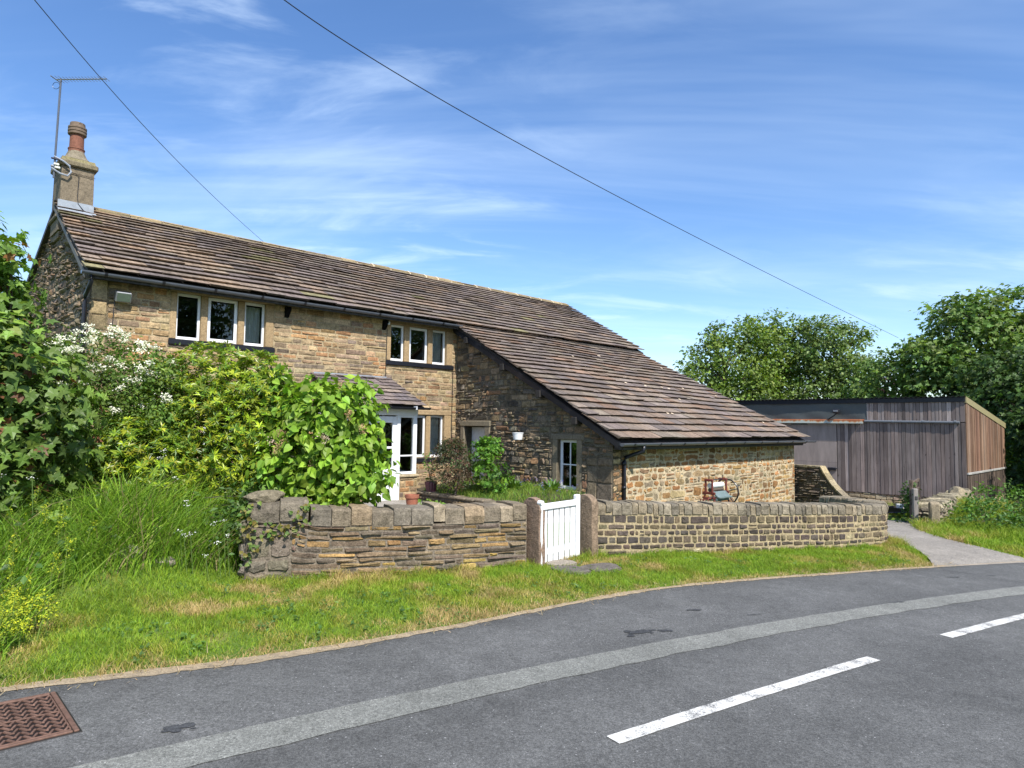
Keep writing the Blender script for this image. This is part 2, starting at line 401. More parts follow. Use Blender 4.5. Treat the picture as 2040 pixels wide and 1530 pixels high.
hs = wn('ShaderNodeHueSaturation'); hs.inputs['Saturation'].default_value = 1.16; hs.inputs['Hue'].default_value = .505; hs.inputs['Value'].default_value = .98; L(sky.outputs[0], hs.inputs['Color'])
mxs = wn('ShaderNodeMix', data_type='RGBA'); L(cf, mxs.inputs[0]); L(hs.outputs[0], mxs.inputs[6]); mxs.inputs[7].default_value = (4.7, 5.7, 6.9, 1)
bg = wn('ShaderNodeBackground'); bg.inputs['Strength'].default_value = .15; L(mxs.outputs[2], bg.inputs[0])
wo = wn('ShaderNodeOutputWorld'); L(bg.outputs[0], wo.inputs[0])
scene.view_settings.view_transform = 'Standard'; scene.view_settings.look = 'None'; scene.view_settings.exposure = 0.6; scene.view_settings.gamma = 1
scene.cycles.max_bounces = 6; scene.cycles.transparent_max_bounces = 12; scene.cycles.sample_clamp_indirect = 6
scene.render.engine = 'CYCLES'; scene.cycles.use_denoising = True
#@@PART2
# ================================================================== GROUND, ROAD, VERGE, LANE
def mat_ground(name, stops, scale=2.2, fine=60, bumpd=.02):
    m = N(name); co = m.coord(); a = m.noise(co, scale, 6, .65); f = m.noise(co, fine, 4, .7)
    c = m.mix(1, m.ramp(a, stops), m.ramp(f, [(.25, .55), (.75, 1.4)]), 'MULTIPLY')
    return m.done(m.bsdf(c, .95, m.bump(f, .8, bumpd), spec=.1))
M['field'] = mat_ground('meadow_ground', [(.3, (.045, .085, .02)), (.55, (.075, .12, .025)), (.75, (.13, .13, .05))], .8)
M['turf'] = mat_ground('turf_soil', [(.3, (.07, .13, .02)), (.55, (.11, .17, .03)), (.72, (.22, .20, .07)), (.85, (.28, .22, .10))], 2.6)
M['soil'] = mat_ground('garden_soil', [(.3, (.05, .04, .03)), (.7, (.10, .085, .06))], 4)
M['drydirt'] = mat_ground('dry_dirt_and_straw', [(.3, (.24, .19, .13)), (.5, (.34, .27, .18)), (.75, (.17, .145, .11))], 9, 120, .012)
def mat_tarmac(name, base, agg, wear=False, spec=.25):
    m = N(name); co = m.coord()
    f1 = m.noise(co, 190, 3, .75); f2 = m.noise(co, 70, 3, .6); big = m.noise(co, .7, 4, .6); mid = m.noise(m.coord((1, 1, 1)), 4, 4, .6)
    c = m.mix(1, base, m.ramp(f1, [(.3, .35), (.5, .92), (.62, 1.3), (.75, 2.3)]), 'MULTIPLY')
    c = m.mix(1, c, m.ramp(f2, [(.3, .62), (.7, 1.38)]), 'MULTIPLY')
    c = m.mix(1, c, m.ramp(big, [(.3, .82), (.7, 1.16)]), 'MULTIPLY'); c = m.mix(1, c, m.ramp(mid, [(.25, .84), (.75, 1.14)]), 'MULTIPLY')
    gr = m.noise(co, 34, 2, .5); g2 = m.noise(co, 13, 3, .6); c = m.mix(1, c, m.ramp(gr, [(.3, .87), (.7, 1.14)]), 'MULTIPLY'); c = m.mix(1, c, m.ramp(g2, [(.3, .9), (.7, 1.1)]), 'MULTIPLY')
    if wear: c = m.mix(1, c, m.attr(), 'MULTIPLY')
    vo = m.n('ShaderNodeTexVoronoi'); vo.inputs['Scale'].default_value = 26; m.l(co, vo.inputs['Vector'])
    sp = m.ramp(vo.outputs['Distance'], [(.07, 1.0), (.13, 0.0)]); rn = m.ramp(vo.outputs['Color'], [(.70, 0.0), (.72, 1.0)])
    c = m.mix(m.mix(1, sp, rn, 'MULTIPLY'), c, agg)
    return m.done(m.bsdf(c, .82, m.bump(m.mix(.4, f1, f2), .9, .008), spec=spec))
M['tarmac'] = mat_tarmac('worn_tarmac', (.113, .113, .109), (.42, .42, .41), True)
M['strip'] = mat_tarmac('pale_trench_surfacing', (.195, .197, .178), (.45, .45, .42))
M['tar'] = mat_tarmac('fresh_tar_spill', (.055, .057, .06), (.12, .12, .12))
M['concrete'] = mat_tarmac('pale_brushed_concrete', (.262, .238, .205), (.42, .40, .36))
def mat_line():
    m = N('worn_white_line'); co = m.coord(); a = m.noise(co, 80, 4, .8); b = m.noise(co, 7, 4, .6)
    w = m.mix(.35, a, b); c = m.mix(m.ramp(w, [(.42, 0.0), (.50, 1.0)]), (.14, .14, .14), m.mix(1, (.62, .61, .57), m.ramp(b, [(.3, .85), (.7, 1.08)]), 'MULTIPLY'))
    return m.done(m.bsdf(c, .75, m.bump(a, .7, .006), spec=.2))
M['line'] = mat_line()

xs = np.unique(np.concatenate([np.linspace(-900, -60, 12), np.linspace(-60, -12, 17), np.arange(-12, 24, .6), np.linspace(24, 70, 20), np.linspace(70, 900, 12)]))
ys = np.unique(np.concatenate([np.linspace(-500, -20, 10), np.arange(-20, 30, .6), np.linspace(30, 90, 20), np.linspace(90, 1500, 12)]))
def grid(xs, ys, zf):
    X, Y = np.meshgrid(xs, ys); V = np.stack([X, Y, zf(X, Y)], -1).reshape(-1, 3); nx, ny = len(xs), len(ys)
    i = np.arange(nx - 1)[None, :] + nx * np.arange(ny - 1)[:, None]; i = i.ravel()
    return V, np.stack([i, i + 1, i + nx + 1, i + nx], 1)
V, F = grid(xs, ys, lambda X, Y: G(X, Y) - .06); tag(mesh_obj('ground', V, F, M['field'], smooth_shade=True), kind='structure')

def resample(P, step):
    P = np.asarray(P, float); d = np.r_[0, np.cumsum(np.hypot(*(P[1:] - P[:-1]).T[:2]))]; n = max(2, int(d[-1] / step) + 1); t = np.linspace(0, d[-1], n)
    return np.stack([np.interp(t, d, P[:, k]) for k in range(P.shape[1])], 1)
def smooth_path(P, step, it=6):
    Q = resample(P, step)
    for _ in range(it): Q[1:-1] = .25 * Q[:-2] + .5 * Q[1:-1] + .25 * Q[2:]
    return Q
def normals2(Q):
    d = np.gradient(Q, axis=0); d /= np.linalg.norm(d, axis=1, keepdims=True) + 1e-9
    return np.stack([-d[:, 1], d[:, 0]], 1)     # left-hand normal
def strip(A, B, zf, nsub=1):
    k = len(A); V = []
    for j in range(nsub + 1):
        t = j / nsub; Q = A * (1 - t) + B * t; V.append(np.column_stack([Q, zf(Q[:, 0], Q[:, 1])]))
    V = np.concatenate(V); i = (np.arange(k - 1)[None, :] + k * np.arange(nsub)[:, None]).ravel()
    return V, np.stack([i, i + k, i + k + 1, i + 1], 1)
EP = np.concatenate([EDGE[:3], smooth_path(EDGE[3:], .25, 5), ]) if False else smooth_path(EDGE, .25, 5)
EDGE = EP.copy()
ER = EP - normals2(EP) * 5.4
NS = 44; V, F = strip(EP, ER, lambda x, y: G0(x, y), NS); tq_ = (np.arange(NS) + .5) / NS * 5.4; wr0 = 1 + .10 * np.exp(-((tq_ - .75) / .28) ** 2) + .08 * np.exp(-((tq_ - 2.0) / .25) ** 2) + .08 * np.exp(-((tq_ - 3.4) / .3) ** 2) - .10 * np.exp(-((tq_ - 1.4) / .2) ** 2) - .12 * np.exp(-((tq_ - .05) / .15) ** 2) - .06 * np.exp(-((tq_ - 2.75) / .2) ** 2)
road = tag(mesh_obj('road', V, F, M['tarmac'], None, np.repeat(np.repeat(wr0, len(EP) - 1)[:, None], 3, 1)), kind='structure')
SP = np.array([(-3.3, 2.1), (-1.77, 3.36), (-.95, 4.02), (.17, 4.78), (1.39, 5.60), (2.24, 6.16), (3.18, 6.72), (3.98, 7.17), (5.16, 7.83), (6.69, 8.72), (9.5, 10.0)])
pf = np.polyfit(SP[:, 0], SP[:, 1], 3); sx = np.linspace(-4.2, 10.5, 240); ST = np.column_stack([sx, np.polyval(pf, sx)])
jag = lambda n, a: np.convolve(RNG.normal(0, a, n + 4), np.ones(5) / 5, 'valid')
nn = normals2(ST); V, F = strip(ST + nn * jag(240, .012)[:, None], ST - nn * (.275 + jag(240, .02))[:, None], lambda x, y: G0(x, y) + .004, 1)
mesh_obj('pale_resurfaced_strip', V, F, M['strip'], road)
def dash(A, B, w, bend=.0):
    A, B = np.array(A), np.array(B); t = np.linspace(0, 1, 30)[:, None]; Q = A * (1 - t) + B * t; n = normals2(Q); Q = Q + n * (bend * 4 * t * (1 - t))
    V, F = strip(Q + n * (w / 2 + jag(30, .005)[:, None]), Q - n * (w / 2 + jag(30, .005)[:, None]), lambda x, y: G0(x, y) + .005, 1)
    return mesh_obj('centre_line_dash', V, F, M['line'], road)
dash((.575, 3.715), (2.885, 5.350), .105, .012); dash((3.935, 6.085), (7.1, 8.08), .105, .02); dash((-2.6, 1.35), (-.55, 2.88), .105)
dash((8.2, 8.72), (11.5, 10.35), .105)
def blot(cx, cy, lx, ly, rot, n=26, rough=.35):
    mb = MB(); a = np.linspace(0, 2 * PI, n, endpoint=False); r = 1 + jag(n, rough); x = lx * r * np.cos(a); y = ly * r * np.sin(a)
    X = cx + x * math.cos(rot) - y * math.sin(rot); Y = cy + x * math.sin(rot) + y * math.cos(rot)
    mb.add(np.column_stack([X, Y, G0(X, Y) + .0045]), [tuple(range(n))]); return mb
def splat(cx, cy, lx, ly, rot):
    mb = MB()
    for k in range(26):
        x = random.gauss(0, .42) * lx; y = random.gauss(0, .42) * ly; r = random.uniform(.15, .8) * ly * .5; X0 = cx + x * math.cos(rot) - y * math.sin(rot); Y0 = cy + x * math.sin(rot) + y * math.cos(rot)
        a = np.linspace(0, 2 * PI, 9)[:-1]; e = random.uniform(1.2, 2.6); ex, ey = r * e * np.cos(a), r * np.sin(a) * RNG.uniform(.7, 1.2, 8); X = X0 + ex * math.cos(rot) - ey * math.sin(rot); Y = Y0 + ex * math.sin(rot) + ey * math.cos(rot)
        mb.add(np.column_stack([X, Y, G0(X, Y) + .0042 + .00002 * k]), [tuple(range(8))])
    return mb
for b in ((1.13, 5.76, .20, .07, .45), (1.79, 6.57, .10, .035, .4), (-1.73, 3.61, .075, .045, .5), (2.35, 6.5, .12, .02, .35), (4.25, 7.35, .10, .03, .4), (1.36, 5.83, .07, .03, .3), (5.9, 8.95, .16, .025, .4), (6.6, 9.2, .12, .02, .35)):
    splat(*b).build('tar_patch', M['tar'], road)
# verge turf sheet
vx = np.arange(-16, 18.01, .12); tt = np.r_[0, np.linspace(.06, 1, 34)]
X = np.repeat(vx[None, :], len(tt), 0); Y = yE(X) + tt[:, None] * 5.2
Vv = np.stack([X, Y, H(X, Y)], -1).reshape(-1, 3); nx = len(vx); i = (np.arange(nx - 1)[None, :] + nx * np.arange(len(tt) - 1)[:, None]).ravel()
tag(mesh_obj('verge', Vv, np.stack([i, i + 1, i + nx + 1, i + nx], 1), M['turf'], smooth_shade=True), kind='structure')
q = EP[(EP[:, 0] > -14) & (EP[:, 0] < 16)]; q = resample(q, .035); nq = normals2(q)
lf = lambda: np.convolve(RNG.normal(0, 1, len(q) + 40), np.hanning(41) / 6.5, 'valid')
wi = .03 + .012 * np.abs(jag(len(q), 1.2)) + .015 * np.abs(lf()); wo_ = np.maximum(.002, .004 + .022 * np.abs(jag(len(q), 1.5)) + .024 * lf()); lanecut = (q[:, 0] > 6.35) & (q[:, 0] < 8.2)
wi[lanecut] *= .15; wo_[lanecut] *= .15
V, F = strip(q + nq * wi[:, None], q - nq * wo_[:, None], lambda x, y: np.where(y > yE(x), H(x, y) + .006, G0(x, y) + .004), 4)
tag(mesh_obj('verge_edge', V, F, M['drydirt']), kind='structure')
# lane into the yard
LL = smooth_path([(6.08, 9.62), (6.36, 10.2), (6.62, 11.15), (6.80, 11.95), (6.9, 13.2), (7.0, 15.0)], .1, 6); LR = smooth_path([(8.40, 10.62), (8.08, 11.0), (7.98, 11.6), (8.0, 12.4), (8.2, 13.4), (8.9, 15.0)], .1, 6)
LRr = np.stack([np.interp(np.linspace(0, 1, len(LL)), np.linspace(0, 1, len(LR)), LR[:, k]) for k in (0, 1)], 1)
V, F = strip(LL, LRr, lambda x, y: G(x, y) + .005 + .028 * smooth(.02, .25, y - yE(x)) + .05 * smooth(0, .9, y - yE(x)), 10); tag(mesh_obj('lane', V, F, M['concrete']), kind='structure')
sg, wg = np.meshgrid(np.arange(9.3, 20, .35), np.arange(-6, 9.6, .35)); P = Wn(sg, wg, 0); P[..., 2] = G(P[..., 0], P[..., 1]) + .03
nx = sg.shape[1]; i = (np.arange(nx - 1)[None, :] + nx * np.arange(sg.shape[0] - 1)[:, None]).ravel()
tag(mesh_obj('yard', P.reshape(-1, 3), np.stack([i, i + nx, i + nx + 1, i + 1], 1), M['concrete']), kind='structure')
# garden path
sg, wg = np.meshgrid(np.arange(-6, .1, .4), np.arange(-.2, 8.4, .4)); P = Wn(sg, wg, 0); P[..., 2] = G0(P[..., 0], P[..., 1]) + .0
nx = sg.shape[1]; i = (np.arange(nx - 1)[None, :] + nx * np.arange(sg.shape[0] - 1)[:, None]).ravel()
keep = (P[..., 1].reshape(-1)[i] > 9.6)
tag(mesh_obj('path', P.reshape(-1, 3), np.stack([i, i + nx, i + nx + 1, i + 1], 1)[keep], M['concrete']), kind='structure')

# ------------------------------------------------------------------ iron inspection cover
mh0 = np.array([-2.22, 3.519]); ev = np.array([-.70, .72]); el = np.array([-.725, -.69]); ev /= np.linalg.norm(ev); el = el - ev * (el @ ev); el /= np.linalg.norm(el)
def MH(a, b, z): p = mh0 + el * a + ev * b; return np.array([p[0], p[1], float(G0(p[0], p[1])) + z])
mht = thing('inspection_cover', 'rusty brown iron access cover with a raised chevron tread, set in the tarmac', 'drain cover', MH(.3, .3, 0))
M['rust'] = mat_tint('rusted_iron', .75, .35, 30, .003, spec=.3, metal=.25)
mb = MB(); rust = (.155, .09, .066)
for a0, a1, b0, b1 in ((-.012, .012, -.012, .612), (.588, .612, -.012, .612), (.016, .584, -.012, .010), (.016, .584, .59, .612)): mb.bevbox(a0, a1, b0, b1, .001, .012, .003, rust, MH)
mb.build('frame', M['rust'], mht, True)
mb = MB(); mb.bevbox(-.024, .624, -.024, .624, -.03, .003, .003, (.02, .018, .016), MH); mb.build('bedding_gap', M['tint'], mht, True)
mb = MB(); mb.bevbox(.016, .584, .014, .586, -.02, .0035, .003, (.018, .013, .012), MH)
for i in range(17):
    for j in range(10):
        a = .032 + i * .0335; b = .050 + j * .0555; d = 1 if i % 2 else -1
        if a > .572 or b > .56: continue
        if abs(a - .30) < .028 and abs(b - .30) < .03: continue
        dx, dy = .0125, .0235 * d; w = .0058; nx_, ny_ = -dy, dx; L_ = math.hypot(nx_, ny_); nx_ *= w / L_; ny_ *= w / L_
        c = tuple(np.array(rust) * random.uniform(.8, 1.25))
        pts = [(a - dx + nx_, b - dy + ny_), (a - dx - nx_, b - dy - ny_), (a + dx - nx_, b + dy - ny_), (a + dx + nx_, b + dy + ny_)]
        mb.hexa([MH(p[0], p[1], .0045) for p in pts] + [MH(a + (p[0] - a) * .9, b + (p[1] - b) * .9, .0115) for p in pts], c)
for b0, b1, a0, a1 in ((.014, .022, .02, .58), (.578, .586, .02, .58), (.296, .304, .02, .58)): mb.bevbox(a0, a1, b0, b1, .004, .0115, .002, rust, MH)
for a0 in (.016, .576): mb.bevbox(a0, a0 + .008, .03, .57, .004, .0115, .002, rust, MH)
mb.bevbox(.27, .33, .275, .325, .004, .010, .003, rust, MH)
mb.build('chevron_plate', M['rust'], mht, True)
for q_ in ((.28, .30, .29, .305), (.46, .485, .29, .305)): mb = MB(); mb.bevbox(*q_, .008, .0125, .001, (.005, .005, .005), MH); mb.build('keyhole', M['tint'], mht, True)
#@@PART3
# ================================================================== FARMHOUSE
house = thing('farmhouse', 'long stone farmhouse with stone slate roof running down over a lower side wing', 'house', W(0, 0, -.3))
LE, ZG, ZR, TR, ZE = 5.31, 4.29, 6.376, 3.653, 1.348
sl1 = (ZR - ZG) / TR; sl2 = (ZG - ZE) / LE
WINS = {'upper_left': (-7.03, -4.95, 3.24, 4.17, [(-6.912, -6.445), (-6.315, -5.70), (-5.568, -5.123)]),
        'upper_right': (-2.08, -.012, 3.20, 4.115, [(-1.95, -1.53), (-1.375, -.79), (-.645, -.20)]),
        'lower_right': (-2.08, -.02, .775, 1.87, [(-1.95, -1.53), (-1.375, -.80), (-.66, -.23)]),
        'lower_left': (-7.03, -4.95, .775, 1.87, [(-6.912, -6.445), (-6.315, -5.70), (-5.568, -5.123)])}
holes = [(a, b, z0, z1) for a, b, z0, z1, _ in WINS.values()]
PDOOR = (-3.45, -2.55, -.3, 1.75)
# --- walls (mortar body cut round the openings, then each stone)
def wall_body(mb, mpf, a0, a1, b0, top, holes, depth, c, step=None):
    """mpf(a,b,d) maps wall plane; top: function or value; depth inward"""
    cuts = sorted(set([a0, a1] + [h[0] for h in holes] + [h[1] for h in holes] + ([] if step is None else list(np.arange(a0, a1, step)))))
    cuts = [x for x in cuts if a0 <= x <= a1]
    tf = top if callable(top) else (lambda a: top)
    for x0, x1 in zip(cuts[:-1], cuts[1:]):
        if x1 - x0 < 1e-4: continue
        hs = sorted([(h[2], h[3]) for h in holes if h[0] <= x0 + 1e-6 and h[1] >= x1 - 1e-6]); b = b0
        for h0, h1 in hs + [(None, None)]:
            t0, t1 = (h0, h0) if h0 is not None else (tf(x0), tf(x1))
            if min(t0, t1) > b + 1e-3:
                P = [mpf(x, z, d) for d in (0, -depth) for x, z in ((x0, b), (x1, b), (x1, t1), (x0, t0))]
                mb.add(P, [(0, 1, 2, 3), (7, 6, 5, 4), (0, 4, 5, 1), (1, 5, 6, 2), (2, 6, 7, 3), (3, 7, 4, 0)], c)
            if h1 is not None: b = h1
WF = -.25
def mF(A, B, D): return Wn(A, WF + np.asarray(D), B)
mort = (.34, .265, .16)
buff = [(.33, .235, .13), (.31, .22, .125), (.35, .255, .145), (.29, .205, .12), (.33, .235, .135), (.265, .19, .12), (.33, .21, .105), (.29, .175, .095), (.36, .265, .155), (.225, .165, .11), (.30, .22, .14), (.35, .20, .095), (.20, .15, .11), (.39, .30, .18)]
mb = MB(); wall_body(mb, mF, -8.38, .15, -.5, 4.2, holes + [PDOOR], .45, mort)
add_stones(mb, mF, -8.1, .15, -.5, 4.2, (.08, .13), (.15, .46), .017, (.004, .015), buff, holes=[(h[0] - .0, h[1] + .0, h[2] - .02, h[3] + .13) for h in holes] + [PDOOR], rnd=.012, jit=.07, wav=.006, tilt=.5, split=.08)
add_stones(mb, mF, -8.38, -8.1, -.5, 4.2, (.24, .36), (.28, .28), .016, (.012, .028), [(.34, .25, .14), (.30, .22, .13)], rnd=.012, jit=.03)
mb.build('front_wall', M['ashlar'], house, True)
# gable (left) wall
SG = -8.39
def mG(A, B, D): return Wn(SG - np.asarray(D), -np.asarray(A), B)       # A runs back from the front corner
roof_z = lambda w: np.where(w > -TR, ZG - .12 + sl1 * (-w) , ZR - .12 - .36 * (-w - TR))
gtop = lambda a: float(roof_z(np.array(-a)))
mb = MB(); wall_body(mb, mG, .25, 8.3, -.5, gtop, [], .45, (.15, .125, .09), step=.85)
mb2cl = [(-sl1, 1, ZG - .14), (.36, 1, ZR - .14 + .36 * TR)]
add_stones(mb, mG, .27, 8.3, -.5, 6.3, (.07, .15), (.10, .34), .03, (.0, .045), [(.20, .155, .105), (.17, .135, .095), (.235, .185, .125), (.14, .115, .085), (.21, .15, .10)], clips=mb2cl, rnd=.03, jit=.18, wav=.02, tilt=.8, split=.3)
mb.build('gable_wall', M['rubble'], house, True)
# side wall of the lower wing, facing the garden
SS = .15
def mS(A, B, D): return Wn(SS - np.asarray(D), A, B)
DOOR = (.137, .957, -.35, 1.60); SWIN = (3.44, 4.01, .215, 1.33)
stop = lambda a: ZG - .14 - sl2 * a
QU = (4.32, 5.01, -.9, .98)
mb = MB(); wall_body(mb, mS, -.25, 5.01, -.9, stop, [DOOR, SWIN], .45, (.14, .115, .08), step=.5)
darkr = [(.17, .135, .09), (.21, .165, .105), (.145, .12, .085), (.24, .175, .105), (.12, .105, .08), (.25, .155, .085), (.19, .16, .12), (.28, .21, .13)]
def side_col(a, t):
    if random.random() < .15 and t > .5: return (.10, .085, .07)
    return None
DH = [(DOOR[0] - .16, DOOR[1] + .2, -.9, 1.60), (DOOR[0] - .19, DOOR[1] + .22, 1.60, 1.745)]; SH = [(SWIN[0] - .16, SWIN[1] + .16, SWIN[2] - .13, SWIN[3]), (SWIN[0] - .2, SWIN[1] + .22, SWIN[3], SWIN[3] + .135)]
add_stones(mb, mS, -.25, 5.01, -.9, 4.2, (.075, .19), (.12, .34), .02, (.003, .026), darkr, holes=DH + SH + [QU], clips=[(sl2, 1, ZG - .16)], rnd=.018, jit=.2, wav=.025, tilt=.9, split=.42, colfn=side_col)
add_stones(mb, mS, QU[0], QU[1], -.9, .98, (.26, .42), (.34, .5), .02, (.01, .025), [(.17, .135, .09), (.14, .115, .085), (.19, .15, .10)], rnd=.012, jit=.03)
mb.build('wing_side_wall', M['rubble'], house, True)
# front wall of the lower wing
WL = 5.01
def mL(A, B, D): return Wn(A, WL + np.asarray(D), B)
mb = MB(); wall_body(mb, mL, SS + .004, 9.03, -.95, 1.2, [], .45, (.46, .375, .25))
add_stones(mb, mL, SS, 9.03, -.95, 1.2, (.08, .19), (.12, .40), .032, (.003, .016), [(.33, .20, .085), (.37, .24, .11), (.27, .145, .06), (.29, .20, .11), (.40, .29, .16), (.21, .125, .065), (.26, .21, .135), (.34, .17, .07)], rnd=.035, jit=.3, wav=.02, tilt=.5, split=.35)
mb.build('wing_front_wall', M['rubble_warm'], house, True)
# remaining outer walls (right end and rear)
mb = MB()
P = [W(9.02, 4.55, -1.2), W(9.02, 4.55, ZE + .1), W(8.2, 0, ZG - .3), W(8.2, -TR, ZR - .2), W(8.2, -8.2, 4.4), W(8.2, -8.2, -1.2)]
mb.prism([W(9.02, 4.56, -1.2), W(9.02, 4.56, 1.3), W(9.02, 0, 3.2), W(9.02, 0, -1.2)], -UX * .4, (.3, .22, .13))
mb.prism([W(8.25, -.26, -1.2), W(8.25, -.26, ZG - .2), W(8.25, -TR, ZR - .2), W(8.25, -8.2, 4.45), W(8.25, -8.2, -1.2)], -UX * .4, (.3, .22, .13))
mb.prism([W(-7.93, -8.25, -.6), W(7.84, -8.25, -1.2), W(7.84, -8.25, 4.3), W(-7.93, -8.25, 4.3)], VX * .4, (.3, .22, .13))
mb.build('rear_walls', M['rubble_warm'], house, True)
# dim interior behind the windows
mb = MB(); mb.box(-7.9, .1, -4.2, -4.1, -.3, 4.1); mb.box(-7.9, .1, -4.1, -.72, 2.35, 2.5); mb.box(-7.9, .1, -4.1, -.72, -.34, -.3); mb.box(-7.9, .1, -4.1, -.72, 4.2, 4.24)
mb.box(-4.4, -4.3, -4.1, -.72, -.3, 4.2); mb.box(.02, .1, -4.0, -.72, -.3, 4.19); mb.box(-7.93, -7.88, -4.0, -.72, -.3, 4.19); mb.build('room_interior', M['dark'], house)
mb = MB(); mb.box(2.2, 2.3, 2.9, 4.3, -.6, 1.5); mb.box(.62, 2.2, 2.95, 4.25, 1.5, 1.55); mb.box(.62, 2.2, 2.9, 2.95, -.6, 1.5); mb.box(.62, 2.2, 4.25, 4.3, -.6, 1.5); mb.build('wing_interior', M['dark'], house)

# --- windows
def window(nm, a, b, z0, z1, lights, wf=WF, curtains=()):
    f = MB(); g = MB(); wfr = wf - .085
    for (l0, l1) in lights:
        t = .046
        for p in ((l0, l0 + t, z0 + .004, z1 - .004), (l1 - t, l1, z0 + .004, z1 - .004), (l0 + t, l1 - t, z0 + .004, z0 + .065), (l0 + t, l1 - t, z1 - .055, z1 - .004)):
            f.bevbox(p[0], p[1], wfr - .06, wfr, p[2], p[3], .006)
        mid = (l0 + l1) / 2
        if l1 - l0 > .5:       # the opening casement stands proud
            for p in ((l0 + .012, l0 + .07, z0 + .014, z1 - .012), (l1 - .07, l1 - .012, z0 + .014, z1 - .012), (l0 + .07, l1 - .07, z0 + .014, z0 + .08), (l0 + .07, l1 - .07, z1 - .07, z1 - .012)):
                f.bevbox(p[0], p[1], wfr - .01, wfr + .014, p[2], p[3], .005)
        g.box(l0 + .03, l1 - .03, wfr - .036, wfr - .03, z0 + .03, z1 - .03)
    w = f.build('window', M['white'], house); g.build('glass', M['glass'], w)
    s = MB(); edges = [a] + [x for l in lights for x in l] + [b]
    for k in range(0, len(edges), 2):
        s.bevbox(edges[k], edges[k + 1], wf - .24, wf + .012 - (.03 if 0 < k < len(edges) - 2 else 0), z0, z1, .014, tuple(np.array((.33, .235, .13)) * random.uniform(.9, 1.1)))
    s.bevbox(a - .02, b + .02, wf - .24, wf + .014, z1 + .001, z1 + .125, .012, (.31, .225, .13))
    s.build('stone_surround', M['dressed'], w, True)
    s = MB(); s.bevbox(a - .02, b + .03, wf - .2, wf + .05, z0 - .115, z0 - .001, .012); s.build('sill', M['black'], w)
    if curtains:
        c = MB()
        for (x0, x1, zlo, zhi, wv) in curtains:
            xs_ = np.linspace(x0, x1, 26); ww = wfr - .16 + .018 * np.sin(np.linspace(0, wv * 2 * PI, 26)); V = [W(x, q, z) for z in (zlo, zhi) for x, q in zip(xs_, ww)]
            c.add(V, [(i, i + 1, 27 + i, 26 + i) for i in range(25)])
        c.build('curtain', M['curtain'], w)
    return w
window('upper_left', *WINS['upper_left'], curtains=[(-5.5, -5.16, 3.2, 4.1, 4)])
window('upper_right', *WINS['upper_right'], curtains=[(-.60, -.22, 3.2, 4.1, 3)])
window('lower_right', *WINS['lower_right'], curtains=[(-.62, -.25, .75, 1.8, 2)])
window('lower_left', *WINS['lower_left'])
# wing window: sash with one glazing cross
f = MB(); sf = SS + .10
def mbx(mb, w0, w1, z0, z1, s0, s1, bev=.006, c=None): mb.bevbox(s0, s1, w0, w1, z0, z1, bev, c)
a, b, z0, z1 = SWIN
for p in ((a, a + .06, z0, z1), (b - .06, b, z0, z1), (a + .06, b - .06, z0, z0 + .075), (a + .06, b - .06, z1 - .06, z1)): mbx(f, p[0], p[1], p[2], p[3], sf, sf + .07)
mbx(f, (a + b) / 2 - .014, (a + b) / 2 + .014, z0 + .075, z1 - .06, sf + .015, sf + .045, .004)
for x0, x1 in ((a + .06, (a + b) / 2 - .014), ((a + b) / 2 + .014, b - .06)): mbx(f, x0, x1, (z0 + z1) / 2 - .014, (z0 + z1) / 2 + .014, sf + .015, sf + .045, .004)
w = f.build('window', M['white'], house)
g = MB(); g.box(sf + .028, sf + .032, a + .05, b - .05, z0 + .06, z1 - .05); g.build('glass', M['glass'], w)
s = MB()
for x0, x1 in ((a - .15, a), (b, b + .15)): mbx(s, x0, x1, z0 - .0, z1, SS - .012, SS + .22, .012, (.21, .175, .12))
mbx(s, a - .2, b + .21, z1 + .001, z1 + .13, SS - .016, SS + .22, .012, (.19, .16, .115)); s.build('stone_surround', M['dressed'], w, True)
s = MB(); mbx(s, a - .31, b + .15, z0 - .125, z0 - .001, SS - .07, SS + .2, .015, (.24, .20, .13)); s.build('sill', M['dressed'], w, True)
c = MB(); xs_ = np.linspace(a + .07, a + .20, 12); V = [W(sf + .12 + .012 * math.sin(i), x, z) for z in (z0 + .02, z1 - .05) for i, x in enumerate(xs_ if z < z0 + .1 else xs_ * .3 + (a + .07) * .7)]
c.add(V, [(i, i + 1, 13 + i, 12 + i) for i in range(11)]); c.build('curtain', M['curtain'], w)
# wing door
a, b, z0, z1 = DOOR; d = MB()
for k in range(6):
    x0 = a + .04 + k * .126; mbx(d, x0 + .002, x0 + .124, z0, z1 - .02, SS + .21, SS + .25, .004, (.72, .72, .72))
dr = d.build('door', M['whitewood'], house)
g = MB(); mbx(g, a + .40, a + .66, .93, 1.25, SS + .195, SS + .215, .004); g.build('door_light', M['black'], dr)
s = MB(); mbx(s, a - .15, a, z0, z1, SS - .03, SS + .24, .012, (.24, .20, .14)); mbx(s, b, b + .18, z0, z1, SS - .03, SS + .24, .012, (.23, .195, .135)); mbx(s, a - .17, b + .2, z1 + .001, z1 + .14, SS - .04, SS + .24, .012, (.23, .195, .135))
s.build('stone_surround', M['dressed'], dr, True)

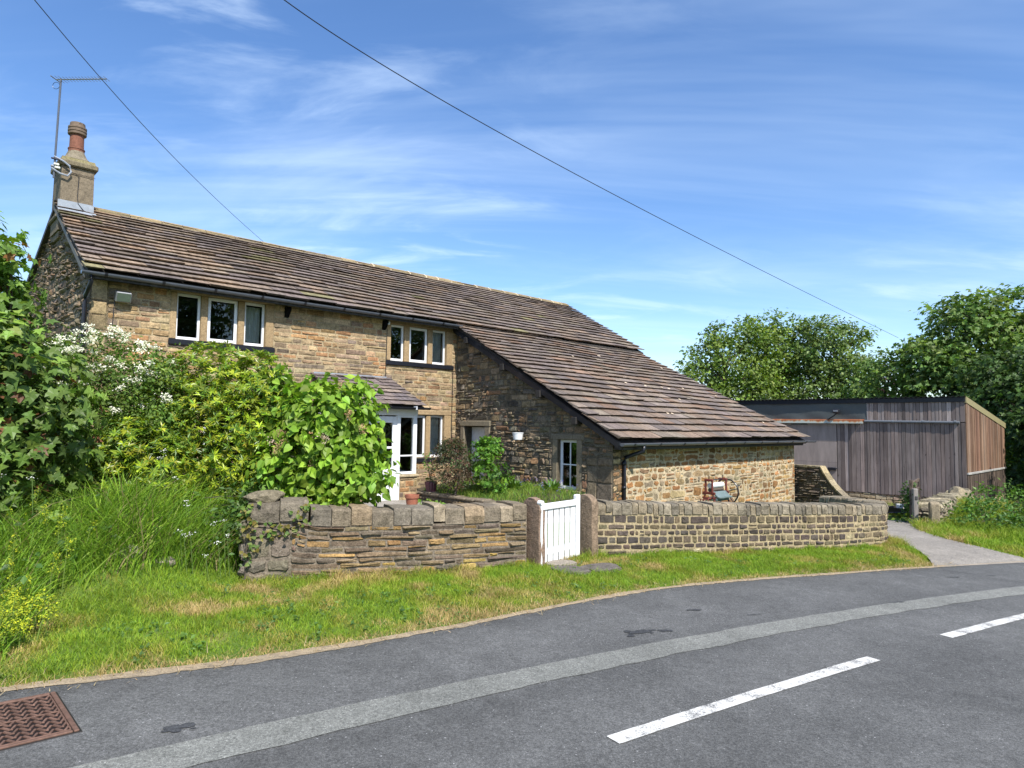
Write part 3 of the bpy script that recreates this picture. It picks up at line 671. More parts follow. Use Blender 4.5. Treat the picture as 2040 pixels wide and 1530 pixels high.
# --- roofs: every stone slate its own slab, courses diminishing towards the ridge
scol = [tuple(1.16 * (np.array(c) * .6 + .4 * np.array([.150, .124, .104]))) for c in [(.15, .117, .10), (.17, .13, .105), (.135, .108, .098), (.185, .143, .11), (.125, .103, .098), (.20, .148, .108), (.165, .135, .115), (.145, .113, .105), (.19, .155, .115), (.21, .145, .10)]]
def slates(mb, P0, ldir, updir, rows, a_of, cols, wr=(.34, .85), th=.04, colfn=None, sag=None):
    """rows: list of (distance up slope of lower edge, exposure); a_of(d)->(a0,a1)"""
    ldir = np.asarray(ldir); updir = np.asarray(updir) / np.linalg.norm(updir); nrm = np.cross(ldir, updir); nrm /= np.linalg.norm(nrm)
    if nrm[2] < 0: nrm = -nrm
    for d, ex in rows:
        a0, a1 = a_of(d); a = a0 + random.uniform(-.3, 0); t0 = th * (.8 + .5 * ex / .3)
        while a < a1 - .02:
            w = random.uniform(*wr) * (.75 + .8 * ex); b = min(a + w, a1)
            if a1 - b < .14: b = a1
            x0, x1 = max(a, a0), b; a = b
            if x1 - x0 < .05: continue
            g = .004; j = [random.gauss(0, .007) for _ in range(6)]; tk = t0 * random.uniform(.75, 1.3); lift = t0 * 1.5 + random.gauss(0, .006)
            ln = ex * 1.35 + .05; xm = x0 + (x1 - x0) * random.uniform(.3, .7)
            P = lambda x, u_, h: P0 + ldir * x + updir * (d + u_) + nrm * (h + (sag(x, d + u_) if sag else 0))
            lo = [(x0 + g, j[0]), (xm, j[1] - random.random() * .008), (x1 - g, j[2])]
            top = [P(x, u_, lift + tk * .15 + random.gauss(0, .002)) for x, u_ in lo]; bot = [P(x, u_ + .05, lift - tk * .85) for x, u_ in lo]
            back = [P(x1 - g, ln, .012), P(x0 + g, ln, .012)]
            V = bot + top + back
            F = [(3, 4, 5, 6, 7), (0, 1, 4, 3), (1, 2, 5, 4), (0, 3, 7), (2, 6, 5), (2, 1, 0, 7, 6)]
            c = colfn(x0, d) if colfn else None
            c = np.array(c if c is not None else cols[random.randrange(len(cols))]) * random.gauss(1, .11)
            mb.add(V, F, tuple(np.clip(c, .01, .8)))
def rows_for(length, e0, e1, start=0.0):
    out = []; d = start
    while d < length - .05:
        e = e0 + (e1 - e0) * (d / length); out.append((d, e)); d += e
    return out
up1 = np.array(-VX * TR + ZX * (ZR - ZG)); len1 = np.linalg.norm(up1)
mb = MB()
sag1 = lambda x, u_: .018 * math.sin(x * 1.1) * math.sin(u_ * .8) - .035 * math.exp(-((x - 1.5) / 2.5) ** 2) * math.sin(min(u_ / len1, 1) * PI)
slates(mb, W(0, .03, ZG - .005), UX, up1, rows_for(len1 + .02, .285, .195), lambda d: (-8.52 + random.gauss(0, .01), 8.40 + random.gauss(0, .015)), scol, sag=sag1,
       colfn=lambda x, d: pick([(.21, .165, .12), (.23, .17, .12), (.19, .15, .115), (.24, .165, .11)], .12) if x < -6 and random.random() < .45 else ((.20, .18, .095) if random.random() < .02 else None))
# slates: an under-layer closes the roof
for s0, s1 in ((-8.47, 8.3),):
    mb.prism([W(s0, .06, ZG - .05), W(s1, .06, ZG - .05), W(s1, -TR, ZR - .03), W(s0, -TR, ZR - .03)], (0, 0, -.09), (.05, .045, .04))
    mb.prism([W(s0, -TR, ZR - .03), W(s1, -TR, ZR - .03), W(s1, -8.75, ZR - .03 - .36 * (8.75 - TR)), W(s0, -8.75, ZR - .03 - .36 * (8.75 - TR))], (0, 0, -.12), (.10, .085, .075))
roof = mb.build('main_roof', M['slate'], house, True)
# catslide over the wing
up2 = np.array(-VX * LE + ZX * (ZG - ZE)); len2 = np.linalg.norm(up2); mb = MB()
rs = lambda d: np.interp(1 - d / len2, [-.1, .03, .22, .485, .722, .88, 1.0], [8.2, 8.24, 8.34, 8.55, 8.80, 9.07, 9.40])
dropf = lambda x, u_: -(.05 + .06 * max(0, x) / 8) * smooth(.55, 1.0, u_ / len2) + .014 * math.sin(x * 1.3 + 1) * math.sin(u_ * .9) - .05 * float(smooth(0, 8, x)) * math.sin(min(1, u_ / len2) * PI)
slates(mb, W(0, LE + .02, ZE), UX, up2, rows_for(len2 + .12, .335, .215), lambda d: (-.07 + random.gauss(0, .012), float(rs(d)) + random.gauss(0, .012)), scol + [(.19, .14, .105), (.21, .14, .10)], sag=dropf, wr=(.28, .66))
n_ = 14
for k in range(n_):
    w0, w1 = LE - .02 - LE * k / n_, LE - .02 - LE * (k + 1) / n_; s1 = float(rs((LE - (w0 + w1) / 2) / LE * len2)) - .07
    zz0, zz1 = ZE + sl2 * (LE - w0) - .07, ZE + sl2 * (LE - w1) - .07
    mb.hexa([W(.0, w0, zz0 - .08), W(s1, w0, zz0 - .08), W(s1, w1, zz1 - .08), W(.0, w1, zz1 - .08), W(.0, w0, zz0), W(s1, w0, zz0), W(s1, w1, zz1), W(.0, w1, zz1)], (.06, .05, .045))
roof2 = mb.build('wing_roof', M['slate'], house, True)
# pale chips and fixings on the slates
n2 = np.cross(UX, up2 / len2); n2 = n2 if n2[2] > 0 else -n2
for (x, d) in [(2.9, 3.9), (4.2, 3.4), (4.5, 2.9), (5.3, 2.9), (5.6, 2.85), (6.5, 2.95), (3.7, 3.0), (5.2, 2.15), (5.0, 1.75), (3.4, 1.25), (3.6, 1.25), (7.9, 2.6), (5.3, .85), (7.4, 4.5), (3.1, 4.6), (4.6, 4.9), (8.0, .9)]:
    p = W(x, LE, ZE) + up2 / len2 * d + n2 * .05; a = random.uniform(.04, .08); mb = MB()
    mb.add([p + UX * a * math.cos(t) * random.uniform(.6, 1.2) + up2 / len2 * .035 * math.sin(t) for t in np.linspace(0, 6.28, 8)[:-1]], [tuple(range(7))], (.62, .5, .36)); mb.build('chipped_patch', M['tint'], roof2, True)
# ridge stones
mb = MB(); s = -7.75
while s < 8.3:
    l = random.uniform(.45, .75); e = min(s + l, 8.36); z = ZR + .055 + random.gauss(0, .006); c = np.array(random.choice([(.30, .235, .13), (.27, .22, .14), (.33, .26, .15), (.25, .2, .11)])) * random.uniform(.85, 1.1); hw = .17; g = .008
    prof = [(-hw, -.115), (-hw, -.07), (-.03, .02), (.03, .02), (hw, -.07), (hw, -.115), (0, -.04)]
    mb.prism([W(s + g, -TR + q, z + h) for q, h in prof], UX * (e - s - 2 * g), tuple(c))
    if s > -1.2:
        mb.prism([W(s - .03, -TR + q * 1.04, z + h + .004) for q, h in prof], UX * random.uniform(.03, .055), (.62, .52, .36))
    s = e
if True:
    for k in range(46):
        s = -.9 + k * .2 + random.uniform(-.05, .05); mb.bevbox(s, s + random.uniform(.1, .2), -TR + .15, -TR + .2, ZR - .115, ZR - .06, .01, (.58, .48, .33))
mb.build('ridge_stones', M['dressed'], house, True)
# eaves, verge boards and purlin ends
mb = MB(); mb.prism([W(-.03, -.2, ZG - .05 + .0), W(-.03, LE + .03, ZE - .04), W(-.03, LE + .03, ZE - .18), W(-.03, -.2, ZG - .19)], UX * .03); mb.build('bargeboard', M['black'], house)
for w_ in (.35, 1.75, 3.0, 4.1):
    mb = MB(); zc = ZG - sl2 * w_ - .24; mb.bevbox(-.07, .3, w_ - .07, w_ + .07, zc - .10, zc + .06, .01, (.03, .027, .025)); mb.build('purlin_end', M['tint'], house, True)
mb = MB(); mb.prism([W(-8.50, -.2, ZG + .02), W(-8.50, -TR, ZR - .06), W(-8.50, -TR, ZR - .15), W(-8.50, -.2, ZG - .10)], UX * .1, (.13, .115, .09)); mb.prism([W(-8.50, -TR, ZR - .06), W(-8.50, -8.7, ZR - .06 - .36 * (8.7 - TR)), W(-8.50, -8.7, ZR - .2 - .36 * (8.7 - TR)), W(-8.50, -TR, ZR - .15)], UX * .1, (.05, .045, .04)); mb.build('verge_mortar', M['tint'], house, True)
mb = MB(); mb.box(SS, 9.05, LE - .26, LE - .03, ZE - .19, ZE - .10); mb.build('eaves_board', M['black'], house)
def gutter(s0, s1, w, z, r, name='gutter', fall=0.0):
    mb = MB(); n = 9; V = []; F = []
    for k, s in enumerate(np.linspace(s0, s1, 24)):
        for ri, rr in ((0, r), (1, r - .006)):
            for i in range(n): a = PI + PI * i / (n - 1); V.append(W(s, w + rr * math.cos(a), z + rr * math.sin(a) - fall * k / 23))
    for k in range(23):
        o, q = k * 2 * n, (k + 1) * 2 * n
        for i in range(n - 1): F += [(o + i, q + i, q + i + 1, o + i + 1), (o + n + i, o + n + i + 1, q + n + i + 1, q + n + i)]
        F += [(o, o + n, q + n, q), (o + n - 1, q + n - 1, q + 2 * n - 1, o + 2 * n - 1)]
    F += [tuple(range(n)), tuple(range(len(V) - n, len(V)))]
    mb.add(V, F); g = mb.build(name, M['gutter'], house, smooth_shade=False)
    for s in np.arange(s0 + .35, s1, .95):
        b = MB()
        for a in range(8):
            a0, a1 = PI + PI * a / 8, PI + PI * (a + 1) / 8; f_ = fall * (s - s0) / (s1 - s0)
            b.hexa([W(s, w + (r + .001) * math.cos(a0), z - f_ + (r + .001) * math.sin(a0)), W(s + .05, w + (r + .001) * math.cos(a0), z - f_ + (r + .001) * math.sin(a0)), W(s + .05, w + (r + .001) * math.cos(a1), z - f_ + (r + .001) * math.sin(a1)), W(s, w + (r + .001) * math.cos(a1), z - f_ + (r + .001) * math.sin(a1)),
                    W(s, w + (r + .008) * math.cos(a0), z - f_ + (r + .008) * math.sin(a0)), W(s + .05, w + (r + .008) * math.cos(a0), z - f_ + (r + .008) * math.sin(a0)), W(s + .05, w + (r + .008) * math.cos(a1), z - f_ + (r + .008) * math.sin(a1)), W(s, w + (r + .008) * math.cos(a1), z - f_ + (r + .008) * math.sin(a1))])
        b.build('gutter_bracket', M['black'], g)
    return g
gutter(-8.6, .02, .085, ZG - .03, .062)
gutter(-.05, 9.6, LE + .09, ZE - .05, .062)
def pipe(name, pts, r=.036, collars=()):
    mb = MB(); mb.tube(pts, r, 12)
    for p in collars: mb.tube([np.array(p) - ZX * .03, np.array(p) + ZX * .03], r * 1.25, 12)
    return mb.build(name, M['black'], house, smooth_shade=True)
pipe('downpipe', [W(-8.44, .08, ZG - .08), W(-8.44, .08, ZG - .2), W(-8.46, -.0, ZG - .32), W(-8.47, -.19, ZG - .42), W(-8.47, -.2, ZG - .55), W(-8.47, -.2, -.3)], collars=[W(-8.47, -.2, 3.2)])
pipe('downpipe', [W(.72, LE + .09, ZE - .1), W(.72, LE + .08, ZE - .22), W(.62, LE - .12, ZE - .30), W(.50, LE - .24, ZE - .36), W(.48, LE - .25, ZE - .45), W(.48, LE - .25, -.9)], .043, collars=[W(.48, LE - .25, .35), W(.48, LE - .25, .86)])
# corbels, cables on the front wall
for s in (-4.72, -2.22):
    mb = MB(); mb.prism([W(s, WF, 4.16), W(s, WF, 3.93), W(s, WF + .05, 3.95), W(s, WF + .16, 4.10), W(s, WF + .16, 4.16)], UX * .09); mb.build('corbel', M['dressed'], house)
for pts in ([(-2.09, 3.95), (-2.10, 2.77)], [(.0, 3.05), (-.01, 2.0), (-.005, .4)], [(-8.0, 3.86), (-8.02, 3.2)]):
    mb = MB(); mb.tube([W(s, WF + .035, z) for s, z in pts], .007, 5); mb.build('cable', M['black'], house)

# --- chimney
CS0, CS1, CW0, CW1 = -8.47, -7.84, -4.12, -3.22
def taper(mb, s0, s1, w0, w1, z0, z1, k, c):
    mb.hexa([W(s0, w1, z0), W(s1, w1, z0), W(s1, w0, z0), W(s0, w0, z0), W(s0 + k, w1 - k, z1), W(s1 - k, w1 - k, z1), W(s1 - k, w0 + k, z1), W(s0 + k, w0 + k, z1)], c)
mb = MB(); cc = (.185, .15, .105)
taper(mb, CS0, CS1, CW0, CW1, 5.7, 7.13, .012, cc)
mb.build_cap = None
ch = mb.build('chimney', M['chim'], house, True)
mb = MB(); mb.bevbox(CS0 - .055, CS1 + .055, CW0 - .055, CW1 + .055, 7.13, 7.255, .025, (.18, .15, .095)); taper(mb, CS0 - .01, CS1 + .01, CW0 - .01, CW1 + .01, 7.255, 7.33, .02, (.22, .19, .10))
ctr = W((CS0 + CS1) / 2, (CW0 + CW1) / 2 + .1, 0); q = [W(CS0 + .02, CW1 - .02, 7.33), W(CS1 - .02, CW1 - .02, 7.33), W(CS1 - .02, CW0 + .02, 7.33), W(CS0 + .02, CW0 + .02, 7.33)]
n = 16; ring = [ctr + np.array([.145 * math.cos(2 * PI * i / n), .145 * math.sin(2 * PI * i / n), 7.60]) for i in range(n)]
sq = []
for i in range(n):
    d = np.array([math.cos(2 * PI * i / n), math.sin(2 * PI * i / n), 0]); ds, dw = d @ UX, d @ VX; hs_, hw_ = (CS1 - CS0) / 2 - .03, (CW1 - CW0) / 2 - .03; k = min(hs_ / max(abs(ds), 1e-6), hw_ / max(abs(dw), 1e-6))
    sq.append(W((CS0 + CS1) / 2 + ds * k, (CW0 + CW1) / 2 + dw * k, 7.34))
mid = [a * .45 + b * .55 + np.array([0, 0, -.045]) for a, b in zip(sq, ring)]
mb.add(sq + mid + ring, [(r * n + i, r * n + (i + 1) % n, r * n + n + (i + 1) % n, r * n + n + i) for r in (0, 1) for i in range(n)] + [tuple(range(2 * n, 3 * n))], (.20, .17, .12))
mb.build('chimney_cap', M['chim'], ch, True)
mb = MB(); red = (.20, .085, .055); top = (.165, .12, .085)
mb.lathe(ctr + np.array([0, 0, 7.56]), [(.155, 0), (.155, .06), (.165, .07), (.165, .09), (.14, .1), (.135, .40)], 22, red)
mb.lathe(ctr + np.array([0, 0, 7.96]), [(.15, 0), (.178, .01), (.182, .045), (.168, .055), (.168, .065), (.182, .075), (.182, .115), (.168, .125), (.168, .135), (.180, .145), (.180, .18), (.15, .20), (.145, .27), (.14, .275), (.115, .275), (.11, .12)], 22, top)
mb.build('chimney_pot', mat_tint('weathered_clay', .85, .3, 16, .004), ch, True)
mb = MB(); zf = lambda w: ZG + sl1 * (-w) + .06
mb.prism([W(CS0 - .03, CW1 + .012, zf(CW1) + .17), W(CS1 + .01, CW1 + .012, zf(CW1) + .17), W(CS1 + .01, CW1 + .012, zf(CW1) - .05), W(CS0 - .03, CW1 + .012, zf(CW1) - .05)], -VX * .01, (.42, .45, .5))
mb.hexa([W(CS0 - .04, CW1 + .22, zf(CW1 + .22) + .0), W(CS1 + .04, CW1 + .22, zf(CW1 + .22) + .0), W(CS1 + .04, CW1, zf(CW1) + .0), W(CS0 - .04, CW1, zf(CW1) + .0), W(CS0 - .04, CW1 + .22, zf(CW1 + .22) + .012), W(CS1 + .04, CW1 + .22, zf(CW1 + .22) + .012), W(CS1 + .04, CW1, zf(CW1) + .012), W(CS0 - .04, CW1, zf(CW1) + .012)], (.42, .45, .5))
mb.build('flashing', M['lead'], ch)
mb = MB(); mb.tube([W(-8.4, CW1 + .012, 7.0), W(-8.2, CW1 + .012, 6.98), W(-8.14, CW1 + .012, 6.93), W(-8.15, CW1 + .012, 6.5), W(-8.13, CW1 + .014, 6.33), W(-8.02, CW1 + .03, 6.2), W(-7.82, CW1 + .1, 6.12)], .007, 5); mb.tube([W(-8.45, CW1 + .012, 7.0), W(CS1 + .01, CW1 + .012, 6.97)], .005, 5); mb.build('cable', M['black'], ch)
# gable shoulder below the stack
mb = MB(); mb.bevbox(-8.52, -8.36, -4.25, -3.30, 5.98, 6.06, .02, (.16, .135, .1)); mb.bevbox(-8.44, -8.36, -4.2, -3.35, 5.55, 5.98, .015, (.19, .155, .11)); mb.build('gable_shoulder', M['chim'], house, True)

# --- porch
PW = 1.12; PS0, PS1 = -3.95, -2.08
def pf(mb, s0, s1, w0, w1, z0, z1, b=.008): mb.bevbox(s0, s1, w0, w1, z0, z1, b)
mb = MB(); gl = MB()
pf(mb, PS1 - .10, PS1, PW - .09, PW, .50, 1.83); pf(mb, PS0, PS0 + .10, PW - .09, PW, .50, 1.83); pf(mb, PS0 - .01, PS1 + .01, PW - .10, PW + .012, 1.83, 1.97)
for s0 in (-2.62, -3.46): pf(mb, s0, s0 + .085, PW - .085, PW + .006, -.3, 1.83)
for s0, s1 in ((-2.535, PS1 - .10), (PS0 + .10, -3.46)):
    pf(mb, s0, s1, PW - .08, PW - .01, .50, .56); pf(mb, s0, s1, PW - .08, PW - .01, 1.78, 1.83); gl.box(s0 - .01, s1 + .01, PW - .05, PW - .045, .53, 1.8)
    pf(mb, s0, s1, PW - .075, PW - .02, .90, .935)
for s0 in (PS0, PS1 - .08):   # side frames
    for w0 in (-.24, .42): pf(mb, s0, s0 + .08, w0, w0 + .07, .50, 1.83)
    pf(mb, s0, s0 + .08, -.24, PW - .1, 1.83, 1.95); pf(mb, s0, s0 + .08, -.17, PW - .1, .50, .56); gl.box(s0 + .035, s0 + .04, -.2, PW - .09, .54, 1.83)
porch = mb.build('porch', M['white'], house); gl.build('glass', M['glass'], porch)
mb = MB()
mpw = lambda A, B, D: Wn(A, PW + .01 + np.asarray(D), B)
for s0, s1 in ((-2.535, PS1 + .02), (PS0 - .02, -3.46)):
    mb.box(s0, s1, PW - .15, PW + .01, -.4, .44, mort); add_stones(mb, mpw, s0, s1, -.4, .44, (.09, .16), (.18, .42), .014, (.006, .016), buff, rnd=.01, jit=.05)
for s0 in (PS0 - .02, PS1 - .13):
    mb.box(s0, s0 + .15, -.25, PW - .15, -.4, .44, mort)
add_stones(mb, lambda A, B, D: Wn(PS0 - .02 - np.asarray(D), A, B), -.25, PW, -.4, .44, (.09, .16), (.18, .42), .014, (.006, .016), buff, rnd=.01, jit=.05)
for s0, s1 in ((-2.54, PS1 + .05), (PS0 - .05, -3.45)): mb.bevbox(s0, s1, PW - .16, PW + .06, .44, .495, .012, (.42, .34, .22))
mb.build('porch_base_wall', M['ashlar'], porch, True)
mb = MB(); d0, d1 = -3.375, -2.62
for p in ((d0, d0 + .11, -.28, 1.80), (d1 - .11, d1, -.28, 1.80), (d0 + .11, d1 - .11, 1.66, 1.80), (d0 + .11, d1 - .11, .52, .66), (d0 + .11, d1 - .11, -.28, -.02), (d0 + .11, d1 - .11, 1.08, 1.13)): pf(mb, p[0], p[1], PW - .07, PW - .02, p[2], p[3])
mb.box(d0 + .1, d1 - .1, PW - .055, PW - .035, -.05, .55); pd = mb.build('porch_door', M['white'], porch)
gl = MB(); gl.box(d0 + .1, d1 - .1, PW - .05, PW - .044, .6, 1.7); gl.build('door_glass', M['glass'], porch)
mb = MB(); rz0, rz1, rw = 2.03, 2.74, PW + .20; upP = -VX * (rw + .25) + ZX * (rz1 - rz0); lp = np.linalg.norm(upP)
slates(mb, W(0, rw, rz0), UX, upP, rows_for(lp, .24, .2), lambda d: (PS0 - .12, PS1 + .12), [(.15, .12, .115), (.18, .145, .13), (.13, .11, .11), (.2, .16, .13)], wr=(.22, .5), th=.026)
mb.prism([W(PS0 - .08, rw - .03, rz0 - .02), W(PS1 + .08, rw - .03, rz0 - .02), W(PS1 + .08, -.25, rz1 - .02), W(PS0 - .08, -.25, rz1 - .02)], (0, 0, -.05), (.05, .045, .04))
mb.build('porch_roof', M['slate'], porch, True)
mb = MB(); mb.box(PS0 - .05, PS1 - .0, WF + .03, WF + .045, 2.695, 2.785); mb.hexa([W(PS0 - .05, WF + .16, 2.665), W(PS1, WF + .16, 2.665), W(PS1, WF + .03, 2.735), W(PS0 - .05, WF + .03, 2.735), W(PS0 - .05, WF + .16, 2.675), W(PS1, WF + .16, 2.675), W(PS1, WF + .03, 2.745), W(PS0 - .05, WF + .03, 2.745)]); mb.build('flashing', M['lead'], porch)
mb = MB(); n = 8
for a in range(n):
    a0, a1 = PI + PI * a / n, PI + PI * (a + 1) / n; r = .05; wz = lambda t, r_: (rw + .05 + r_ * math.cos(t), rz0 - .02 + r_ * math.sin(t))
    P = []
    for r_ in (.05, .043):
        for t in (a0, a1):
            for s in (PS0 - .2, PS1 + .16): q_ = wz(t, r_); P.append(W(s, q_[0], q_[1]))
    mb.add(P, [(0, 1, 3, 2), (4, 6, 7, 5), (0, 4, 5, 1), (2, 3, 7, 6), (0, 2, 6, 4), (1, 5, 7, 3)])
mb.build('gutter', M['black'], porch)
for sh in (PS0 + .1, PS1 - .25):
    mb = MB(); mb.box(sh, sh + .02, rw + .0, rw + .11, rz0 - .075, rz0 + .005); mb.build('gutter_bracket', M['white'], porch)

# ------------------------------------------------------------------ things fixed to the house
t = thing('television_aerial', 'thin dark aerial mast with a flat yagi boom clamped to the chimney', 'tv aerial', W(-8.62, CW1 + .02, 6.85))
mb = MB(); mb.tube([W(-8.60, CW1 + .03, 6.78), W(-8.59, CW1 + .03, 7.6), W(-8.57, CW1 + .03, 8.98)], .021, 8); mb.build('mast', M['gutter'], t)
e0 = np.array([-9.90, 13.95, 8.96]) ; e1 = np.array([-8.85, 13.90, 8.96]); m0 = W(-8.57, CW1 + .03, 8.96); off = m0 - (e0 + (e1 - e0) * .03); e0 = e0 + off; e1 = e1 + off; bd = (e1 - e0) / np.linalg.norm(e1 - e0); pd_ = np.array([-bd[1], bd[0], 0])
mb = MB(); mb.tube([e0 - bd * .08, e1], .012, 6); mb.build('boom', M['metal'], t)
mb = MB()
for k in range(16):
    p = e0 + (e1 - e0) * (k / 15) ; l = .11 if k > 1 else .15; mb.tube([p - pd_ * l, p + pd_ * l], .0045, 5)
mb.tube([e0 - bd * .08 - pd_ * .16, e0 - bd * .08 + pd_ * .16], .012, 5); mb.build('elements', M['metal'], t)
mb = MB(); mb.tube([W(-8.575, CW1 + .03, 8.82) + np.array([-.09 + .075 * math.cos(a), 0, .075 * math.sin(a)]) for a in np.linspace(0, 2 * PI, 18)], .005, 5); mb.build('cable_loop', M['black'], t)
mb = MB()
mb.bevbox(-8.66, -8.50, CW1 - .02, CW1 + .05, 7.02, 7.06, .008, (.30, .32, .36)); mb.tube([W(-8.62, CW1 + .06, 7.24), W(-8.45, CW1 + .07, 7.18), W(-8.33, CW1 + .07, 7.10), W(-8.30, CW1 + .07, 6.98), W(-8.36, CW1 + .07, 6.88), W(-8.50, CW1 + .06, 6.9), W(-8.66, CW1 + .06, 6.98)], .02, 6, (.28, .31, .36))
mb.bevbox(-8.67, -8.46, CW1 + .03, CW1 + .08, 7.18, 7.21, .008, (.05, .05, .07)); mb.bevbox(-8.62, -8.52, CW1 + .04, CW1 + .09, 7.06, 7.10, .008, (.7, .7, .62)); mb.bevbox(-8.60, -8.50, CW1 + .04, CW1 + .09, 6.99, 7.03, .008, (.7, .7, .62))
mb.build('bracket', M['tint'], t, True)
def floodlight(label, P, fr, size, body, lens):
    t = thing('floodlight', label, 'floodlight', P); w, h, d = size; f2 = lambda a, b, c: P + fr[0] * a + fr[1] * b + fr[2] * c
    mb = MB(); mb.bevbox(-w / 2, w / 2, .06, .06 + d, -h / 2, h / 2, .012, None, f2); mb.build('housing', body, t)
    mb = MB(); mb.bevbox(-w / 2 + .02, w / 2 - .02, .06 + d + .0, .06 + d + .006, -h / 2 + .02, h / 2 - .02, .003, None, f2); mb.build('lens', lens, t)
    mb = MB(); mb.bevbox(-.03, .03, .0, .065, -.02, .02, .005, None, f2); mb.build('bracket', M['black'], t); return t
M['lampglass'] = mat_plain('dull_lamp_glass', (.10, .13, .10), .12, .1, spec=.7)
ty = UX * .965 + VX * .15; tl = (VX * .93 - ZX * .36)
floodlight('small silver floodlight under the eaves beside the upper window', W(-7.88, WF, 3.96), (UX, tl / np.linalg.norm(tl), ZX * .93 + VX * .36), (.26, .19, .12), M['metal'], M['lampglass'])
t = thing('security_sensor', 'small white sensor box under the gutter left of the upper right window', 'sensor', W(-2.12, WF, 4.1))
mb = MB(); mb.bevbox(-2.17, -2.07, WF + .02, WF + .14, 4.06, 4.15, .012); mb.build('sensor_body', M['white'], t); mb = MB(); mb.bevbox(-2.14, -2.10, WF, WF + .02, 4.08, 4.13, .004); mb.build('mount', M['black'], t)
# hanging planter on the wing wall
hp = W(-.12, 2.42, 1.30); t = thing('hanging_planter', 'white plastic hanging flower pot on the dark stone side wall', 'hanging pot', hp)
mb = MB(); mb.lathe(hp, [(.095, 0), (.105, .005), (.128, .15), (.135, .15), (.135, .17), (.12, .17), (.11, .04)], 24); mb.build('pot', M['white'], t, smooth_shade=False)
mb = MB(); hk = hp + np.array([0, 0, .42])
for k in range(4): a = k * PI / 2 + .4; mb.tube([hp + np.array([.13 * math.cos(a), .13 * math.sin(a), .165]), hk], .004, 4)
mb.build('hanger_wires', M['black'], t)
mb = MB(); mb.tube([W(SS, 2.42, 1.86), W(-.02, 2.42, 1.85), W(-.10, 2.42, 1.80), hk], .009, 6); mb.tube([W(SS - .012, 2.42, 1.9), W(SS - .012, 2.42, 1.6)], .01, 6); mb.build('wall_hook', M['black'], t)
#@@PART4
# ================================================================== GARDEN WALLS AND GATE
class Path:
    def __init__(s, P, step=.1, it=3):
        s.q = smooth_path(P, step, it); d = np.r_[0, np.cumsum(np.hypot(*(s.q[1:] - s.q[:-1]).T))]; s.d = d; s.len = d[-1]; s.n = -normals2(s.q)
    def at(s, a): return np.stack([np.interp(a, s.d, s.q[:, k]) for k in (0, 1)], -1), np.stack([np.interp(a, s.d, s.n[:, k]) for k in (0, 1)], -1)
    def mp(s, A, B, D):
        p, n = s.at(np.asarray(A, float)); p = p + n * np.asarray(D, float)[..., None]; return np.concatenate([p, np.asarray(B, float)[..., None]], -1)
def path_core(mb, pa, a0, a1, bot, top, d0, d1, c, step=.15):
    A = np.linspace(a0, a1, max(2, int((a1 - a0) / step))); n = len(A); V = []
    for d, fz in ((d0, bot), (d0, top), (d1, top), (d1, bot)): V.append(pa.mp(A, np.array([fz(x) for x in A]), np.full(n, d)))
    F = [(k * n + i, k * n + i + 1, ((k + 1) % 4) * n + i + 1, ((k + 1) % 4) * n + i) for k in range(4) for i in range(n - 1)] + [(0, n, 2 * n, 3 * n), (n - 1, 4 * n - 1, 3 * n - 1, 2 * n - 1)]
    mb.add(np.concatenate(V), F, c)
def coping(mb, pa, a0, a1, top, hgt, d0, d1, lr, cols, rough=.012, mort=None, round_=.06, gap=.008):
    a = a0
    while a < a1 - .02:
        l = random.uniform(*lr); b = min(a + l, a1)
        if a1 - b < lr[0] * .6: b = a1
        h = hgt * random.uniform(.93, 1.05); jt = random.gauss(0, rough)
        prof = [(d0, -h), (d0 + random.gauss(.0, rough * .6), -h * .55), (d0 - .004, -round_), (d0 - round_ * .6, -.008), ((d0 + d1) / 2, 0), (d1 + round_ * .6, -.008), (d1 + .004, -round_), (d1, -h)]
        V = []; g = gap * random.uniform(.5, 1.5) / 2
        secs = [a + g, a + g + .02, (a + b) / 2, b - g - .02, b - g] if b - a > .09 else [a + g, (a + b) / 2, b - g]
        for k, x in enumerate(secs):
            e = k in (0, len(secs) - 1); sc = .995 if e else 1
            dc = (d0 + d1) / 2
            d = np.array([dc + (p[0] - dc) * sc + random.gauss(0, rough * .35) for p in prof]); z = np.array([top(x) + jt + (p[1] if i in (0, 7) else (p[1] - (.002 if e else 0) + random.gauss(0, rough * .3))) for i, p in enumerate(prof)])
            V.append(pa.mp(np.full(8, x), z, d))
        m = len(secs); F = [(k * 8 + i, (k + 1) * 8 + i, (k + 1) * 8 + (i + 1) % 8, k * 8 + (i + 1) % 8) for k in range(m - 1) for i in range(8)] + [tuple(range(8)), tuple(range(m * 8 - 1, m * 8 - 9, -1))]
        c = np.array(cols[random.randrange(len(cols))]) * random.gauss(1, .12); mb.add(np.concatenate(V), F, tuple(np.clip(c, .02, .8))); a = b
zpl = lambda x, y: float(H(np.array(x), np.array(y)))
